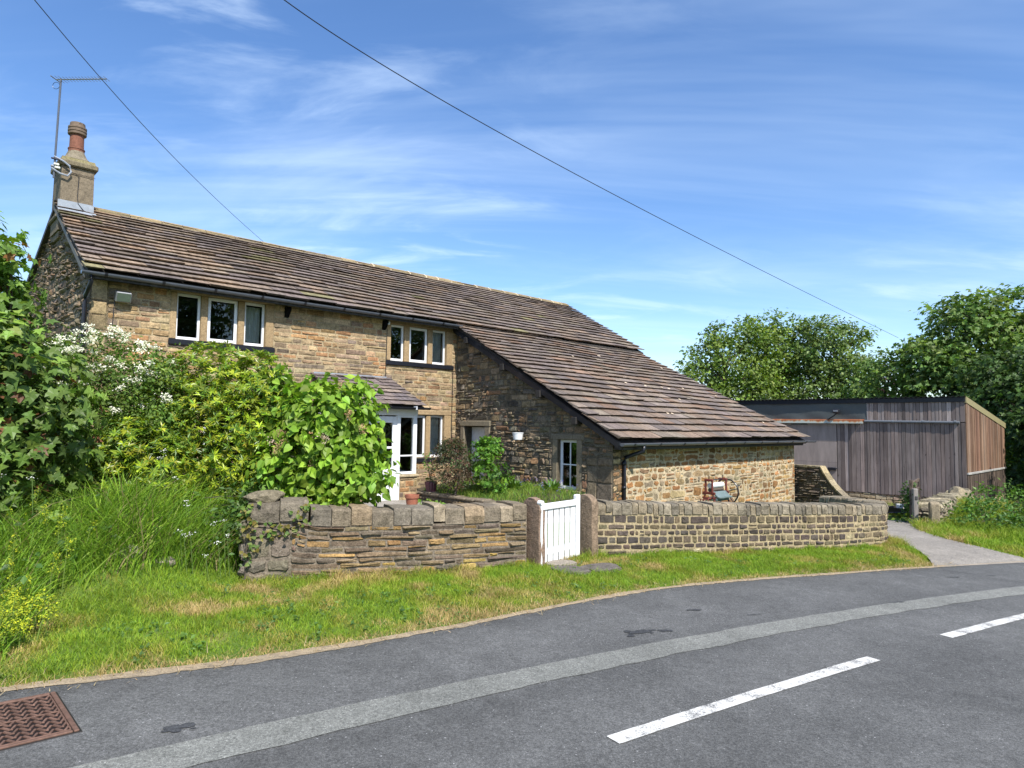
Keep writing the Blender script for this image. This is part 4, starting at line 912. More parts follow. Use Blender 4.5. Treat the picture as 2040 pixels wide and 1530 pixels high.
# left wall
pl = Path([(-2.60, 6.62), (-2.2, 6.76), (-1.87, 6.88), (-1.16, 7.26), (-.43, 7.65), (.20, 8.06)])
tl_x = [0, .8, 1.6, 2.4, pl.len]; topL = lambda a: float(np.interp(a, [0, .45, .55, .8, 1.6, 2.4, pl.len], [.84, .84, .80, .775, .735, .717, .70])); botL = lambda a: zpl(*pl.at(a)[0]) - .09
wl = thing('garden_wall', 'old brown stone garden wall with yellow lichen and thick coping, left of the gate', 'wall', pl.mp(np.array(1.6), np.array(-.05), np.array(-.17)))
mb = MB(); HC = .195
path_core(mb, pl, 0, pl.len, botL, lambda a: topL(a) - HC + .01, 0, -.36, (.20, .165, .125))
def lich(a, t):
    y = smooth(.9, 3.0, a) * .75 + .1
    if t < .42 and random.random() < y * (1 - t * 1.3): return pick([(.36, .25, .075), (.32, .22, .07), (.40, .29, .10)], .15)
    if t > .5 and random.random() < .12: return pick([(.30, .19, .08)], .2)
    return None
wcols = [(.155, .117, .075), (.195, .142, .083), (.125, .098, .068), (.215, .152, .08), (.165, .122, .085), (.11, .088, .067), (.235, .178, .11)]
add_stones(mb, pl.mp, .42, pl.len, 0, .62, (.042, .075), (.13, .40), .008, (.002, .02), wcols, topfn=lambda A: np.array([topL(x) - HC - .005 for x in np.atleast_1d(A)]), botfn=lambda A: np.array([botL(x) for x in np.atleast_1d(A)]), rnd=.008, jit=.2, tilt=.8, split=.06, colfn=lich, wav=.012)
add_stones(mb, pl.mp, 0, .42, 0, .62, (.12, .2), (.30, .5), .014, (.006, .02), [(.18, .155, .11), (.15, .125, .095), (.20, .17, .12)], topfn=lambda A: np.array([topL(x) - HC - .005 for x in np.atleast_1d(A)]), botfn=lambda A: np.array([botL(x) for x in np.atleast_1d(A)]), rnd=.014, jit=.12, tilt=.6)
e0_ = pl.at(np.array(0.0)); 
add_stones(mb, lambda A, B, D: np.concatenate([(pl.at(np.zeros_like(A))[0] - pl.at(np.zeros_like(A))[1] * A[..., None]) + np.array([-.905, -.42]) * D[..., None], B[..., None]], -1), 0, .36, -.05, .66, (.12, .2), (.2, .36), .02, (.01, .05), [(.2, .17, .13), (.16, .14, .11)], rnd=.03)
mb.build('stonework', M['garden'], wl, True)
mb = MB(); coping(mb, pl, 0.0, .58, lambda a: .84, .21, .03, -.40, (.3, .34), [(.185, .16, .115), (.165, .14, .105)],   .014, round_=.035)
coping(mb, pl, .60, pl.len - .01, topL, HC, .014, -.385, (.11, .27), [(.235, .19, .13), (.20, .165, .12), (.265, .215, .15), (.18, .155, .12), (.24, .18, .115)], .012, round_=.03, gap=.006)
mb.build('coping', M['garden'], wl, True)
# right wall, with pale pointing
pr = Path([(1.12, 8.78), (1.96, 9.19), (2.72, 9.47), (3.57, 9.85), (4.47, 10.22), (5.46, 10.70), (6.1, 11.02), (6.45, 11.4), (6.55, 11.9), (6.45, 12.4), (6.2, 12.9)], .08, 5)
dR = np.interp
aR = lambda x, y: float(pr.d[np.argmin((pr.q[:, 0] - x) ** 2 + (pr.q[:, 1] - y) ** 2)])
ka = [0, aR(1.96, 9.19), aR(2.72, 9.47), aR(3.57, 9.85), aR(4.47, 10.22), aR(5.46, 10.7), aR(6.3, 11.2), pr.len]; kz = [.655, .60, .565, .535, .50, .455, .405, .39]
topR = lambda a: float(np.interp(a, ka, kz)); botR = lambda a: zpl(*pr.at(a)[0]) - .08
wr_ = thing('garden_wall', 'garden wall of small dark stones in wide pale mortar, curving away at the lane', 'wall', pr.mp(np.array(3.0), np.array(-.2), np.array(-.17)))
mb = MB(); HR = .155
path_core(mb, pr, 0, pr.len, botR, lambda a: topR(a) - HR + .01, 0, -.34, (.36, .29, .175), .08)
dcol = [(.085, .067, .054), (.105, .082, .062), (.07, .058, .05), (.125, .098, .066), (.15, .118, .072), (.095, .077, .064)]
add_stones(mb, pr.mp, 0, pr.len, 0, .56, (.064, .096), (.075, .21), .0135, (.003, .014), dcol, topfn=lambda A: np.array([topR(x) - HR - .012 for x in np.atleast_1d(A)]), botfn=lambda A: np.array([botR(x) for x in np.atleast_1d(A)]), rnd=.009, jit=.10, tilt=.5, split=.03, wj=.4, wav=.006,
           colfn=lambda a, t: pick([(.26, .21, .13), (.22, .18, .11)], .15) if (t < .22 or a > 4.6) and random.random() < .5 else None)
mb.build('stonework', M['garden_dark'], wr_, True)
mb = MB(); path_core(mb, pr, 0.01, pr.len, lambda a: topR(a) - HR, lambda a: topR(a) - .035, -.005, -.33, (.34, .275, .17), .08)
coping(mb, pr, 0.005, pr.len, topR, HR, .014, -.355, (.075, .19), [(.215, .185, .135), (.24, .205, .15), (.19, .165, .125), (.25, .205, .14)], .008, round_=.035, gap=.014)
mb.build('coping', M['garden'], wr_, True)
# gate posts: rounded slabs
def slab_post(name, label, p, dirv, w, dpt, z0, z1, col_, mat, cat='gatepost', group=None):
    dv = np.array(dirv) / np.linalg.norm(dirv); nv = np.array([dv[1], -dv[0]])
    t = thing(name, label, cat, (p[0], p[1], z0), group); mb = MB(); prof = []
    hh = z1 - z0; k = 9
    for i in range(k): a = PI * i / (k - 1); prof.append((dpt / 2 * math.cos(a) * (1 if True else 1), z1 - dpt * .42 + dpt * .42 * math.sin(a)))
    prof = [(dpt / 2, z0 - .1), (dpt / 2 + .008, z0 + hh * .3), (dpt / 2 - .006, z0 + hh * .55)] + prof + [(-dpt / 2, z0 + hh * .5), (-dpt / 2, z0 - .1)]
    secs = []; m = len(prof)
    for x, sc in ((-w / 2, .93), (-w / 2 + .02, 1), (w / 2 - .02, 1), (w / 2, .93)):
        for (d, z) in prof: q = np.array(p) + dv * (x + random.gauss(0, .003)) + nv * (d * sc + random.gauss(0, .003)); secs.append((q[0], q[1], z - (.008 if sc < 1 else 0)))
    F = [(r * m + i, r * m + (i + 1) % m, (r + 1) * m + (i + 1) % m, (r + 1) * m + i) for r in range(3) for i in range(m)] + [tuple(range(m - 1, -1, -1)), tuple(range(3 * m, 4 * m))]
    mb.add(secs, F, col_); o = mb.build('post_stone', mat, t, True); return t
wd_ = (.82, .72)
slab_post('gatepost', 'reddish stone gatepost with rounded top at the hinge side left of the white gate', (.285, 8.15), wd_, .095, .32, -.10, .775, (.25, .175, .125), M['garden'])
slab_post('gatepost', 'reddish stone gatepost with rounded top between white gate and pale pointed wall', (1.005, 8.81), wd_, .115, .32, -.13, .755, (.24, .175, .12), M['garden'])
# white gate
g0 = np.array([.352, 8.02]); g1 = np.array([.885, 8.66]); gd = (g1 - g0); gw = np.linalg.norm(gd); gd /= gw; gn = np.array([gd[1], -gd[0]])
def GF(a, b, z): q = g0 + gd * a + gn * b; return np.array([q[0], q[1], z])
gt = thing('garden_gate', 'small white painted boarded gate standing ajar in the stone wall', 'gate', GF(gw / 2, 0, -.03))
mb = MB(); nb = 6; x0, x1 = .035, gw - .085
for k in range(nb):
    a = x0 + (x1 - x0) * k / nb; b = x0 + (x1 - x0) * (k + 1) / nb; mb.bevbox(a + .010, b - .010, .0, .011, -.035 + .012 * random.random(), .655, .004, (.80, .80, .80), GF)
mb.build('boards', M['whitewood'], gt, True)
for q_ in ((-.005, .032, .63, .705), (-.045, -.003, .08, .16)): mb = MB(); mb.bevbox(x0, x1, *q_, .006, None, GF); mb.build('rail', M['whitewood'], gt)
mb = MB(); mb.bevbox(x1, gw, -.03, .03, -.02, .765, .01, None, GF); mb.build('stile', M['whitewood'], gt)
mb = MB(); mb.bevbox(0, x0, -.03, .03, -.03, .70, .008, None, GF); mb.tube([GF(.022, -.03, .715), GF(.022, .03, .715)], .032, 14); mb.build('stile', M['whitewood'], gt)
for z in (.12, .6): mb = MB(); mb.bevbox(gw - .01, gw + .06, -.04, -.02, z, z + .03, .004, None, GF); mb.build('hinge', M['black'], gt)
# flagstones before the gate
for (cx, cy, a, b, r, lab, seed) in ((.70, 7.80, .24, .17, .7, 'dark flat stepping stone in the grass, nearer of the two below the gate', 3), (1.10, 8.05, .26, .15, .65, 'flat grey stepping stone in the grass below the right gatepost', 5), (.63, 8.16, .22, .12, .7, 'pale stone threshold slab directly under the white gate', 9)):
    random.seed(seed); th = np.linspace(0, 2 * PI, 13)[:-1]; rr = np.array([random.uniform(.85, 1.12) for _ in th]); x = a * rr * np.sign(np.cos(th)) * np.abs(np.cos(th)) ** .6; y = b * rr * np.sign(np.sin(th)) * np.abs(np.sin(th)) ** .6
    X = cx + x * math.cos(r) - y * math.sin(r); Y = cy + x * math.sin(r) + y * math.cos(r); z = H(X, Y) + .042; mb = MB()
    c = (.13, .115, .10) if seed != 9 else (.27, .235, .19)
    V = np.concatenate([np.column_stack([X, Y, z - .06]), np.column_stack([X, Y, z - .008]), np.column_stack([cx + (X - cx) * .93, cy + (Y - cy) * .93, z])]); n = 12
    mb.add(V, [(k * n + i, k * n + (i + 1) % n, (k + 1) * n + (i + 1) % n, (k + 1) * n + i) for k in (0, 1) for i in range(n)] + [tuple(range(2 * n, 3 * n))], c)
    tag(mb.build('flagstone', M['garden'], None, True), lab, 'paving stone', 'flagstones before the gate')
random.seed(11)
# ------------------------------------------------------------------ rocks
def rock(p, r, c, seed, label, cat='rock', flat=.6, name='rock', group=None, mat=None):
    rg = np.random.default_rng(seed); import bmesh
    bm = bmesh.new(); bmesh.ops.create_icosphere(bm, subdivisions=3, radius=1); V = np.array([v.co[:] for v in bm.verts]); F = [tuple(v.index for v in f.verts) for f in bm.faces]; bm.free()
    for k in range(9):
        d = rg.normal(0, 1, 3); d /= np.linalg.norm(d); h = rg.uniform(.55, .85); t = V @ d; V = V - np.maximum(t - h, 0)[:, None] * d
    V = V * (1 + .05 * np.sin(V[:, :1] * 9 + seed) * np.sin(V[:, 1:2] * 8)) + rg.normal(0, .012, V.shape); a = rg.uniform(0, 3); R = np.array([[math.cos(a), -math.sin(a), 0], [math.sin(a), math.cos(a), 0], [0, 0, 1]])
    V = (V * np.array([r, r * .75, r * flat])) @ R.T + np.array(p); mb = MB(); mb.add(V, F, c)
    return tag(mb.build(name, mat or M['garden'], None, True), label, cat, group)
rock((-3.50, 6.05, zpl(-3.5, 6.05) + .01), .17, (.30, .27, .21), 4, 'larger pale half buried stone in the long grass', group='stones in the grass')
rock((-3.22, 6.28, zpl(-3.22, 6.28) + .01), .10, (.33, .28, .22), 8, 'smaller pale stone beside the larger one in the grass', group='stones in the grass')
rock((-2.50, 6.84, .86), .24, (.20, .17, .115), 12, 'rough brown boulder perched on the left end of the garden wall', 'boulder', .38, 'boulder')
# ------------------------------------------------------------------ garden: raised bed edge, pots
def soil_mound():
    sg, wg = np.meshgrid(np.linspace(-1.95, .12, 22), np.linspace(.5, 4.7, 40)); z = .02 + .14 * smooth(-1.95, -.3, sg) + .05 * smooth(4.7, 3.5, wg) - .12 * smooth(3.9, 4.7, wg) + .02 * np.sin(sg * 7) * np.sin(wg * 5)
    P = Wn(sg, wg, z); nx = sg.shape[1]; i = (np.arange(nx - 1)[None, :] + nx * np.arange(sg.shape[0] - 1)[:, None]).ravel(); return P.reshape(-1, 3), np.stack([i, i + nx, i + nx + 1, i + 1], 1)
V, F = soil_mound(); tag(mesh_obj('flower_bed', V, F, M['soil']), kind='structure')
def bed_z(s, w): return .02 + .14 * float(smooth(-1.95, -.3, s)) + .05 * float(smooth(4.7, 3.5, w)) - .12 * float(smooth(3.9, 4.7, w))
be = thing('bed_edging', 'low dark stone edging of the raised flower bed beside the porch', 'stone edging', W(-2.0, 2.6, -.25)); mb = MB()
bmp = lambda A, B, D: Wn(-2.0 - np.asarray(D), A, B)
mb.box(-2.0, -1.78, 1.0, 4.6, -.35, .04, (.1, .085, .065)); add_stones(mb, bmp, 1.0, 4.6, -.35, .05, (.07, .13), (.15, .4), .02, (.01, .04), wcols, rnd=.02)
for k in range(12): mb.bevbox(-2.04, -1.74, 1.0 + k * .3, 1.29 + k * .3, .03 + random.random() * .02, .085 + random.random() * .03, .02, pick([(.19, .155, .11), (.15, .125, .09)]))
mb.build('edging_stones', M['garden'], be, True)
def pot(name, label, p, prof, mat, fl=0, n=24):
    t = thing(name, label, 'plant pot', p); mb = MB()
    V = []; F = []
    for r, z in prof:
        for k in range(n): a = 2 * PI * k / n; q = r * (1 + (fl * math.cos(k * PI) if .02 < z < prof[-3][1] - .001 else 0)); V.append((p[0] + q * math.cos(a), p[1] + q * math.sin(a), p[2] + z))
    for i in range(len(prof) - 1):
        for k in range(n): F.append((i * n + k, i * n + (k + 1) % n, i * n + n + (k + 1) % n, i * n + n + k))
    F += [tuple(range(n - 1, -1, -1)), tuple(range(len(V) - n, len(V)))]; mb.add(V, F); mb.build('pot', mat, t)
    mb = MB(); mb.lathe((p[0], p[1], p[2] + prof[-1][1] + .004), [(prof[-1][0] * .98, 0), (prof[-1][0] * .3, .012)], 14); mb.build('compost', M['soil'], t); return t
M['plum'] = mat_plain('glazed_plum_ceramic', (.075, .018, .04), .3, .3, 8, spec=.6)
PT = W(-1.88, 1.42, .09); pot('flower_pot', 'fluted plum coloured plant pot on the stone bed edging', PT, [(.10, 0), (.105, .03), (.135, .21), (.142, .215), (.145, .245), (.125, .245), (.12, .2)], M['plum'], .05, 28)
PTe = np.array([-1.98, 13.45, -.10]); pot('flower_pot', 'terracotta plant pot with thick rim standing behind the garden wall', PTe, [(.095, 0), (.10, .02), (.125, .25), (.142, .255), (.145, .32), (.125, .32), (.12, .28)], M['terracotta'])
# ------------------------------------------------------------------ old mangle by the wing wall
mw = 5.62; mg = thing('mangle', 'old maroon cast iron mangle with pale rollers, tray and black flywheel', 'mangle', W(3.3, mw, -.35)); zg_ = -.42
red = (.14, .035, .028)
def leg_frame(mb, s):
    for w0 in (-.2, .2): mb.tube([W(s, mw + w0, zg_), W(s, mw + w0 * .75, zg_ + .35), W(s, mw + w0 * .45, zg_ + .55)], [.022, .02, .02], 6, red)
    mb.bevbox(s - .02, s + .02, mw - .16, mw + .16, .10, .16, .008, red); mb.tube([W(s, mw - .17, .02), W(s, mw + .17, .02)], .018, 6, red)
    for w0 in (-.085, .085): mb.bevbox(s - .022, s + .022, mw + w0 - .018, mw + w0 + .018, .12, .43, .006, red)
    mb.bevbox(s - .03, s + .03, mw - .11, mw + .11, .40, .455, .012, red); mb.tube([W(s, mw, .44), W(s, mw, .53)], .012, 6, (.04, .03, .03))
for s in (2.98, 3.62): mb = MB(); leg_frame(mb, s); mb.build('side_frame', M['tint'], mg, True)
mb = MB(); mb.tube([W(2.98, mw, .43), W(3.62, mw, .43)], .012, 6); mb.build('tie_rod', M['black'], mg)
for q_ in (-.1, .1): mb = MB(); mb.tube([W(2.98, mw + q_, zg_ + .12), W(3.62, mw + q_, zg_ + .12)], .014, 6); mb.build('tie_rod', M['black'], mg)
for z, r_, m_ in ((.20, .045, 'bark'), (.30, .062, 'whitewood')): mb = MB(); mb.tube([W(3.01, mw, z), W(3.59, mw, z)], r_, 16); mb.build('roller', M[m_], mg)
mb = MB(); V = []
for i, (w0, z) in enumerate([(.06, .15), (.12, .08), (.19, .03), (.26, .02), (.265, .04), (.20, .055), (.14, .105), (.08, .165)]):
    for s in (3.03, 3.60): V.append(W(s, mw + w0, z))
mb.add(V, [(2 * i, 2 * i + 1, 2 * ((i + 1) % 8) + 1, 2 * ((i + 1) % 8)) for i in range(8)] + [tuple(range(0, 16, 2)), tuple(range(15, 0, -2))])
mb.bevbox(3.03, 3.60, mw - .14, mw + .18, -.05, .02, .01); mb.build('drip_tray', mat_plain('faded_grey_green_board', (.13, .175, .175), .6, .25, 10), mg)
mb = MB(); cz = .12; sx = 3.80; mb.tube([W(sx, mw + .3 * math.cos(a), cz + .3 * math.sin(a)) for a in np.linspace(0, 2 * PI, 33)], .017, 7)
for k in range(5): a = k * 2 * PI / 5 + .3; mb.tube([W(sx, mw, cz), W(sx, mw + .3 * math.cos(a), cz + .3 * math.sin(a))], .011, 5)
mb.tube([W(3.6, mw, cz), W(3.88, mw, cz)], .02, 8); mb.tube([W(3.84, mw + .24, cz + .15), W(3.98, mw + .24, cz + .15)], .016, 6); mb.build('flywheel', M['black'], mg)
mb = MB(); c0 = W(2.86, mw + .05, .0); mb.tube([c0 - ZX * .42, c0 + ZX * .02, W(2.92, mw + .05, .02), W(2.98, mw + .05, .0)], .016, 6, (.24, .07, .06)); mb.tube([W(2.86, mw - .15, -.42), W(2.86, mw - .15, -.02), c0], .016, 6, (.24, .07, .06)); mb.build('stand', M['tint'], mg, True)
# ------------------------------------------------------------------ swept wall at the wing corner
sweep = lambda w: .5 if w < 5.7 else (.5 - 1.06 * (1 - (1 - min(1, (w - 5.7) / 1.35)) ** 2.3))
swt = thing('swept_wall', 'dark stone wall sweeping down in a curve from the corner of the wing', 'wall', W(9.4, 5.8, -.6)); mb = MB()
smp = lambda A, B, D: Wn(9.2 - np.asarray(D), A, B); wgx = np.arange(4.6, 7.3, .14)
for x0, x1 in zip(wgx[:-1], wgx[1:]):
    z0_, z1_ = sweep(x0), sweep(x1); mb.add([W(s, x, z) for s in (9.2, 9.52) for x, z in ((x0, -1), (x1, -1), (x1, z1_), (x0, z0_))], [(0, 1, 2, 3), (7, 6, 5, 4), (3, 2, 6, 7), (1, 5, 6, 2), (0, 3, 7, 4)], (.10, .08, .055))
dk = [(.13, .105, .075), (.10, .085, .065), (.16, .125, .085), (.085, .075, .06)]
add_stones(mb, smp, 4.6, 5.7, -1, .48, (.05, .1), (.12, .35), .018, (.004, .06), dk, rnd=.02, jit=.2, tilt=.9, split=.15)
for x0, x1 in zip(np.arange(5.7, 6.9, .2), np.arange(5.9, 7.1, .2)):
    if sweep(x1) > -.9: add_stones(mb, smp, x0, x1, -1, sweep(x1) - .02, (.05, .1), (.1, .2), .018, (.004, .06), dk, rnd=.02, jit=.2, tilt=.9)
mb.build('stonework', M['rubble'], swt, True)
mb = MB(); ww = np.arange(4.62, 7.2, .12)
for x0, x1 in zip(ww[:-1], ww[1:]):
    z0_, z1_ = sweep(x0) + .0, sweep(x1) + .0; t0 = .055
    mb.hexa([W(9.16, x0 + .006, z0_), W(9.16, x1 - .006, z1_), W(9.56, x1 - .006, z1_), W(9.56, x0 + .006, z0_), W(9.15, x0 + .015, z0_ + t0 + random.gauss(0, .008)), W(9.15, x1 + .01, z1_ + t0 + random.gauss(0, .008)), W(9.56, x1 + .01, z1_ + t0), W(9.56, x0 + .015, z0_ + t0)], pick([(.36, .29, .17), (.30, .25, .16), (.24, .2, .14), (.40, .33, .2)]))
mb.build('coping', M['garden'], swt, True)

# ================================================================== TIMBER SHED
SF = 13.85; SWR = 8.39; SWL = -1.5; SB = 19.55
shed = thing('timber_shed', 'large weathered timber shed with low pitched roof, dark tarpaulin and stone base', 'shed', W(SF, 5, -1.1))
grey = [tuple(1.32 * (q * .6 + .4 * np.mean(c) * f_) for q, f_ in zip(c, (1.16, .98, .86))) for c in [(.145, .115, .105), (.17, .135, .125), (.125, .098, .092), (.19, .155, .145), (.15, .112, .10), (.11, .085, .08), (.21, .175, .165)]]
brown = [(.18, .105, .068), (.21, .125, .08), (.15, .088, .06), (.235, .15, .10), (.19, .105, .07), (.26, .18, .13)]
dbrown = [(.10, .075, .06), (.12, .09, .07), (.085, .065, .055), (.145, .11, .085)]
def boards(name, fr, a0, a1, z0, z1, cols, wr=(.085, .15), th=.022, zt=None, back=.03):
    mb = MB(); a = a0
    while a < a1 - .01:
        b = min(a + random.uniform(*wr), a1)
        if a1 - b < .04: b = a1
        d = random.uniform(0, .014); t_ = (lambda x: z1) if zt is None else zt
        P = [(a + .006, z0 + random.uniform(-.018, .018)), (b - .006, z0 + random.uniform(-.018, .018)), (b - .006, t_(b)), (a + .006, t_(a))]
        c = pick(cols, .2); mb.hexa([fr(x, z, 0) for x, z in P] + [fr(x, z, th + d) for x, z in P], c); a = b
    mb.add([fr(a0, z0, -.002), fr(a1, z0, -.002), fr(a1, z1 if zt is None else zt(a1), -.002), fr(a0, z1 if zt is None else zt(a0), -.002)], [(0, 1, 2, 3)], (.012, .01, .01))
    return mb.build(name, M['wood'], shed, True)
fS = lambda a, z, d: W(SF - d, a, z)            # front face (towards the lane)
fE = lambda a, z, d: W(a, SWR + d, z)           # right end
boards('front_boards', fS, 4.5, SWR, -.52, 1.91, grey)
boards('upper_front_boards', fS, 5.52, SWR, 1.93, 2.60, [tuple(np.array(c) * 1.18) for c in grey], (.08, .14))
zr_ = lambda a: 2.60 - .133 * (a - SF)
boards('end_boards', fE, SF, SB, .335, 2.0, brown, (.09, .15), zt=zr_)
boards('lower_end_boards', fE, SF, SB, -.60, .27, dbrown, (.045, .08))
mb = MB(); mb.bevbox(SF, SB, SWR, SWR + .06, .265, .335, .01, (.34, .33, .31)); mb.build('end_rail', M['wood_plain'], shed, True)
mb = MB(); mb.prism([fE(SF - .06, 2.745, .0), fE(SB + .1, 2.745 - .133 * (SB + .16 - SF), .0), fE(SB + .1, 2.55 - .133 * (SB + .16 - SF), .0), fE(SF - .06, 2.55, .0)], VX * .05, (.27, .235, .12)); mb.build('bargeboard', M['tint'], shed, True)
mb = MB(); mb.bevbox(SF - .07, SF - .03, SWL, SWR + .02, 2.575, 2.725, .006); mb.build('fascia', mat_plain('black_fascia', (.014, .016, .022), .45, .2), shed)
# corrugated roof
ws = np.arange(SWL, SWR + .08, .0375); zc = .017 * np.cos(ws * 2 * PI / .15); V = []
for s, z in ((SF - .14, 2.752), (SB + .15, 2.752 - .133 * (SB - SF + .29))):
    for dz in (0, -.006): V += [W(s, w_, z + c_ + dz) for w_, c_ in zip(ws, zc)]
n = len(ws); F = [(i, i + 1, 2 * n + i + 1, 2 * n + i) for i in range(n - 1)] + [(n + i + 1, n + i, 3 * n + i, 3 * n + i + 1) for i in range(n - 1)] + [(i + 1, i, n + i, n + i + 1) for i in range(n - 1)]
mesh_obj('corrugated_roof', np.array(V), F, mat_plain('dark_roof_sheet', (.06, .06, .065), .5, .3, 6), shed)
# tarpaulin
wq = np.arange(SWL, 5.53, .055); zq = np.linspace(1.80, 2.585, 12); V = []
for z in zq:
    for w_ in wq: V.append(W(SF - .02 - .012 * math.sin(w_ * 5 + z * 6) * math.sin(z * 4) - .012 * math.sin(w_ * 2.2 - z * 3) - .012 * abs(math.sin(w_ * 9)) * max(0, (z - 2.3) / .3), w_, z))
n = len(wq); F = [(j * n + i, j * n + i + 1, (j + 1) * n + i + 1, (j + 1) * n + i) for j in range(11) for i in range(n - 1)]
mesh_obj('tarpaulin', np.array(V), F, mat_plain('dark_green_grey_tarpaulin', (.085, .097, .096), .5, .12, 3), shed, smooth_shade=True)
mb = MB(); mb.bevbox(SF - .035, SF + .0, 5.50, 5.58, 1.93, 2.575, .008, (.40, .38, .37)); mb.build('corner_batten', M['wood_plain'], shed, True)
def mat_rust():
    m = N('rusty_galvanised_sheet'); co = m.coord((2.2, 2.2, .25)); a = m.noise(co, 2.4, 4, .6); sp = m.n('ShaderNodeSeparateXYZ'); tcn = m.n('ShaderNodeTexCoord'); m.l(tcn.outputs['Object'], sp.inputs[0])
    mr = m.n('ShaderNodeMapRange'); mr.inputs[1].default_value = 2.98; mr.inputs[2].default_value = 3.10; m.l(sp.outputs[2], mr.inputs[0])
    ad = m.n('ShaderNodeMath', operation='ADD'); m.l(a, ad.inputs[0]); mu = m.n('ShaderNodeMath', operation='MULTIPLY'); mu.inputs[1].default_value = .42; m.l(mr.outputs[0], mu.inputs[0]); m.l(mu.outputs[0], ad.inputs[1])
    c = m.ramp(ad.outputs[0], [(.60, (.40, .44, .40)), (.68, (.46, .36, .24)), (.78, (.34, .14, .06)), (.95, (.28, .08, .03))]); return m.done(m.bsdf(c, .7, m.bump(a, .3, .005)))
mb = MB(); mb.prism([W(SF, 1.6, 2.01), W(SF - .17, 1.6, 1.985), W(SF - .18, 1.6, 1.865), W(SF - .165, 1.6, 1.865), W(SF - .155, 1.6, 1.965), W(SF, 1.6, 1.99)], VX * 3.82); mb.build('rusty_flashing', mat_rust(), shed)
mb = MB(); mb.tube([W(SF - .07, 5.44, 1.945), W(SF - .07, 8.25, 1.92)], .042, 10)
for w_ in (6.3, 7.2, 8.1): mb.tube([W(SF - .07, w_, 1.937), W(SF - .07, w_ + .06, 1.936)], .05, 10)
mb.build('gutter', mat_plain('grey_pipe', (.14, .155, .175), .4, .1), shed)
mb = MB()
for z0, z1 in ((-1.15, -.32), (-.315, .46), (.465, 1.20), (1.205, 1.87)):
    for a, b in ((1.2, 2.86), (2.865, 4.48)): mb.bevbox(SF - .03, SF, a, b, z0, z1, .004, pick([(.25, .21, .19), (.27, .23, .21), (.23, .19, .17)], .06))
dr = mb.build('plywood_door', mat_tint('weathered_plywood', .85, .25, 5, .003, (1, 1, .25)), shed, True)
mb = MB(); mb.tube([W(SF - .08, 4.30, .25), W(SF - .08, 4.12, -.0)], .02, 6); mb.bevbox(SF - .1, SF - .02, 4.18, 4.46, .18, .28, .01); mb.tube([W(SF - .06, 4.25, .24), W(SF - .06, 4.52, .25)], .015, 6); mb.build('latch', M['black'], dr)
bm_ = lambda A, B, D: Wn(SF - np.asarray(D), A, B); be_ = lambda A, B, D: Wn(A, SWR - .02 + np.asarray(D), B); mb = MB()
mb.prism([W(SF + .02, SWL, -1.7), W(SF + .02, SWR - .02, -1.7), W(SB, SWR - .02, -2.4), W(SB, SWL, -2.4)], ZX * 1.1, (.26, .21, .13))
mb.prism([W(SF + .02, 4.52, -1.7), W(SF + .02, SWR - .02, -1.7), W(SB, SWR - .02, -1.7), W(SB, 4.52, -1.7)], ZX * 1.12, (.26, .21, .13))
add_stones(mb, bm_, 4.5, SWR, -1.5, -.53, (.08, .15), (.2, .5), .016, (.004, .02), [(.38, .30, .19), (.43, .34, .22), (.33, .26, .17), (.28, .22, .15)], rnd=.014, jit=.06, wav=.0)
add_stones(mb, be_, SF, SB - .4, -2.2, -.62, (.10, .16), (.22, .45), .014, (.004, .018), [(.46, .37, .24), (.42, .34, .22), (.38, .3, .19), (.5, .41, .27)], rnd=.012, jit=.05)
add_stones(mb, be_, SB - .4, SB, -2.2, -.62, (.2, .3), (.3, .4), .014, (.004, .018), [(.2, .17, .12)], rnd=.012, jit=.05)
mb.build('base_wall', M['ashlar'], shed, True)
mb = MB(); mb.prism([W(SF + .03, SWL, -.6), W(SF + .03, SWR - .05, -.6), W(SF + .03, SWR - .05, 2.55), W(SF + .03, SWL, 2.55)], UX * .03, (.02, .02, .02)); mb.prism([W(SF + .08, SWR - .05, -.6), W(SB, SWR - .05, -.6), W(SB, SWR - .05, 1.8), W(SF + .08, SWR - .05, 2.5)], -VX * .03, (.02, .02, .02)); mb.prism([W(SB, SWL, -2), W(SB, SWR - .05, -2), W(SB, SWR - .05, 1.9), W(SB, SWL, 1.9)], -UX * .05, (.1, .08, .07)); mb.build('inner_lining', M['tint'], shed, True)
P_ = W(SF - .06, 4.62, 2.30); t = thing('floodlight', 'small black floodlight on a bent arm against the dark tarpaulin', 'floodlight', P_); mb = MB()
mb.tube([W(SF - .05, 4.2, 2.0), W(SF - .12, 4.42, 2.12), W(SF - .16, 4.58, 2.24)], .02, 6); mb.build('arm', M['black'], t); mb = MB(); mb.bevbox(SF - .28, SF - .12, 4.44, 4.66, 2.22, 2.36, .03); mb.build('housing', M['black'], t); mb = MB(); mb.bevbox(SF - .29, SF - .275, 4.47, 4.63, 2.27, 2.33, .006); mb.build('lens', M['metal'], t)
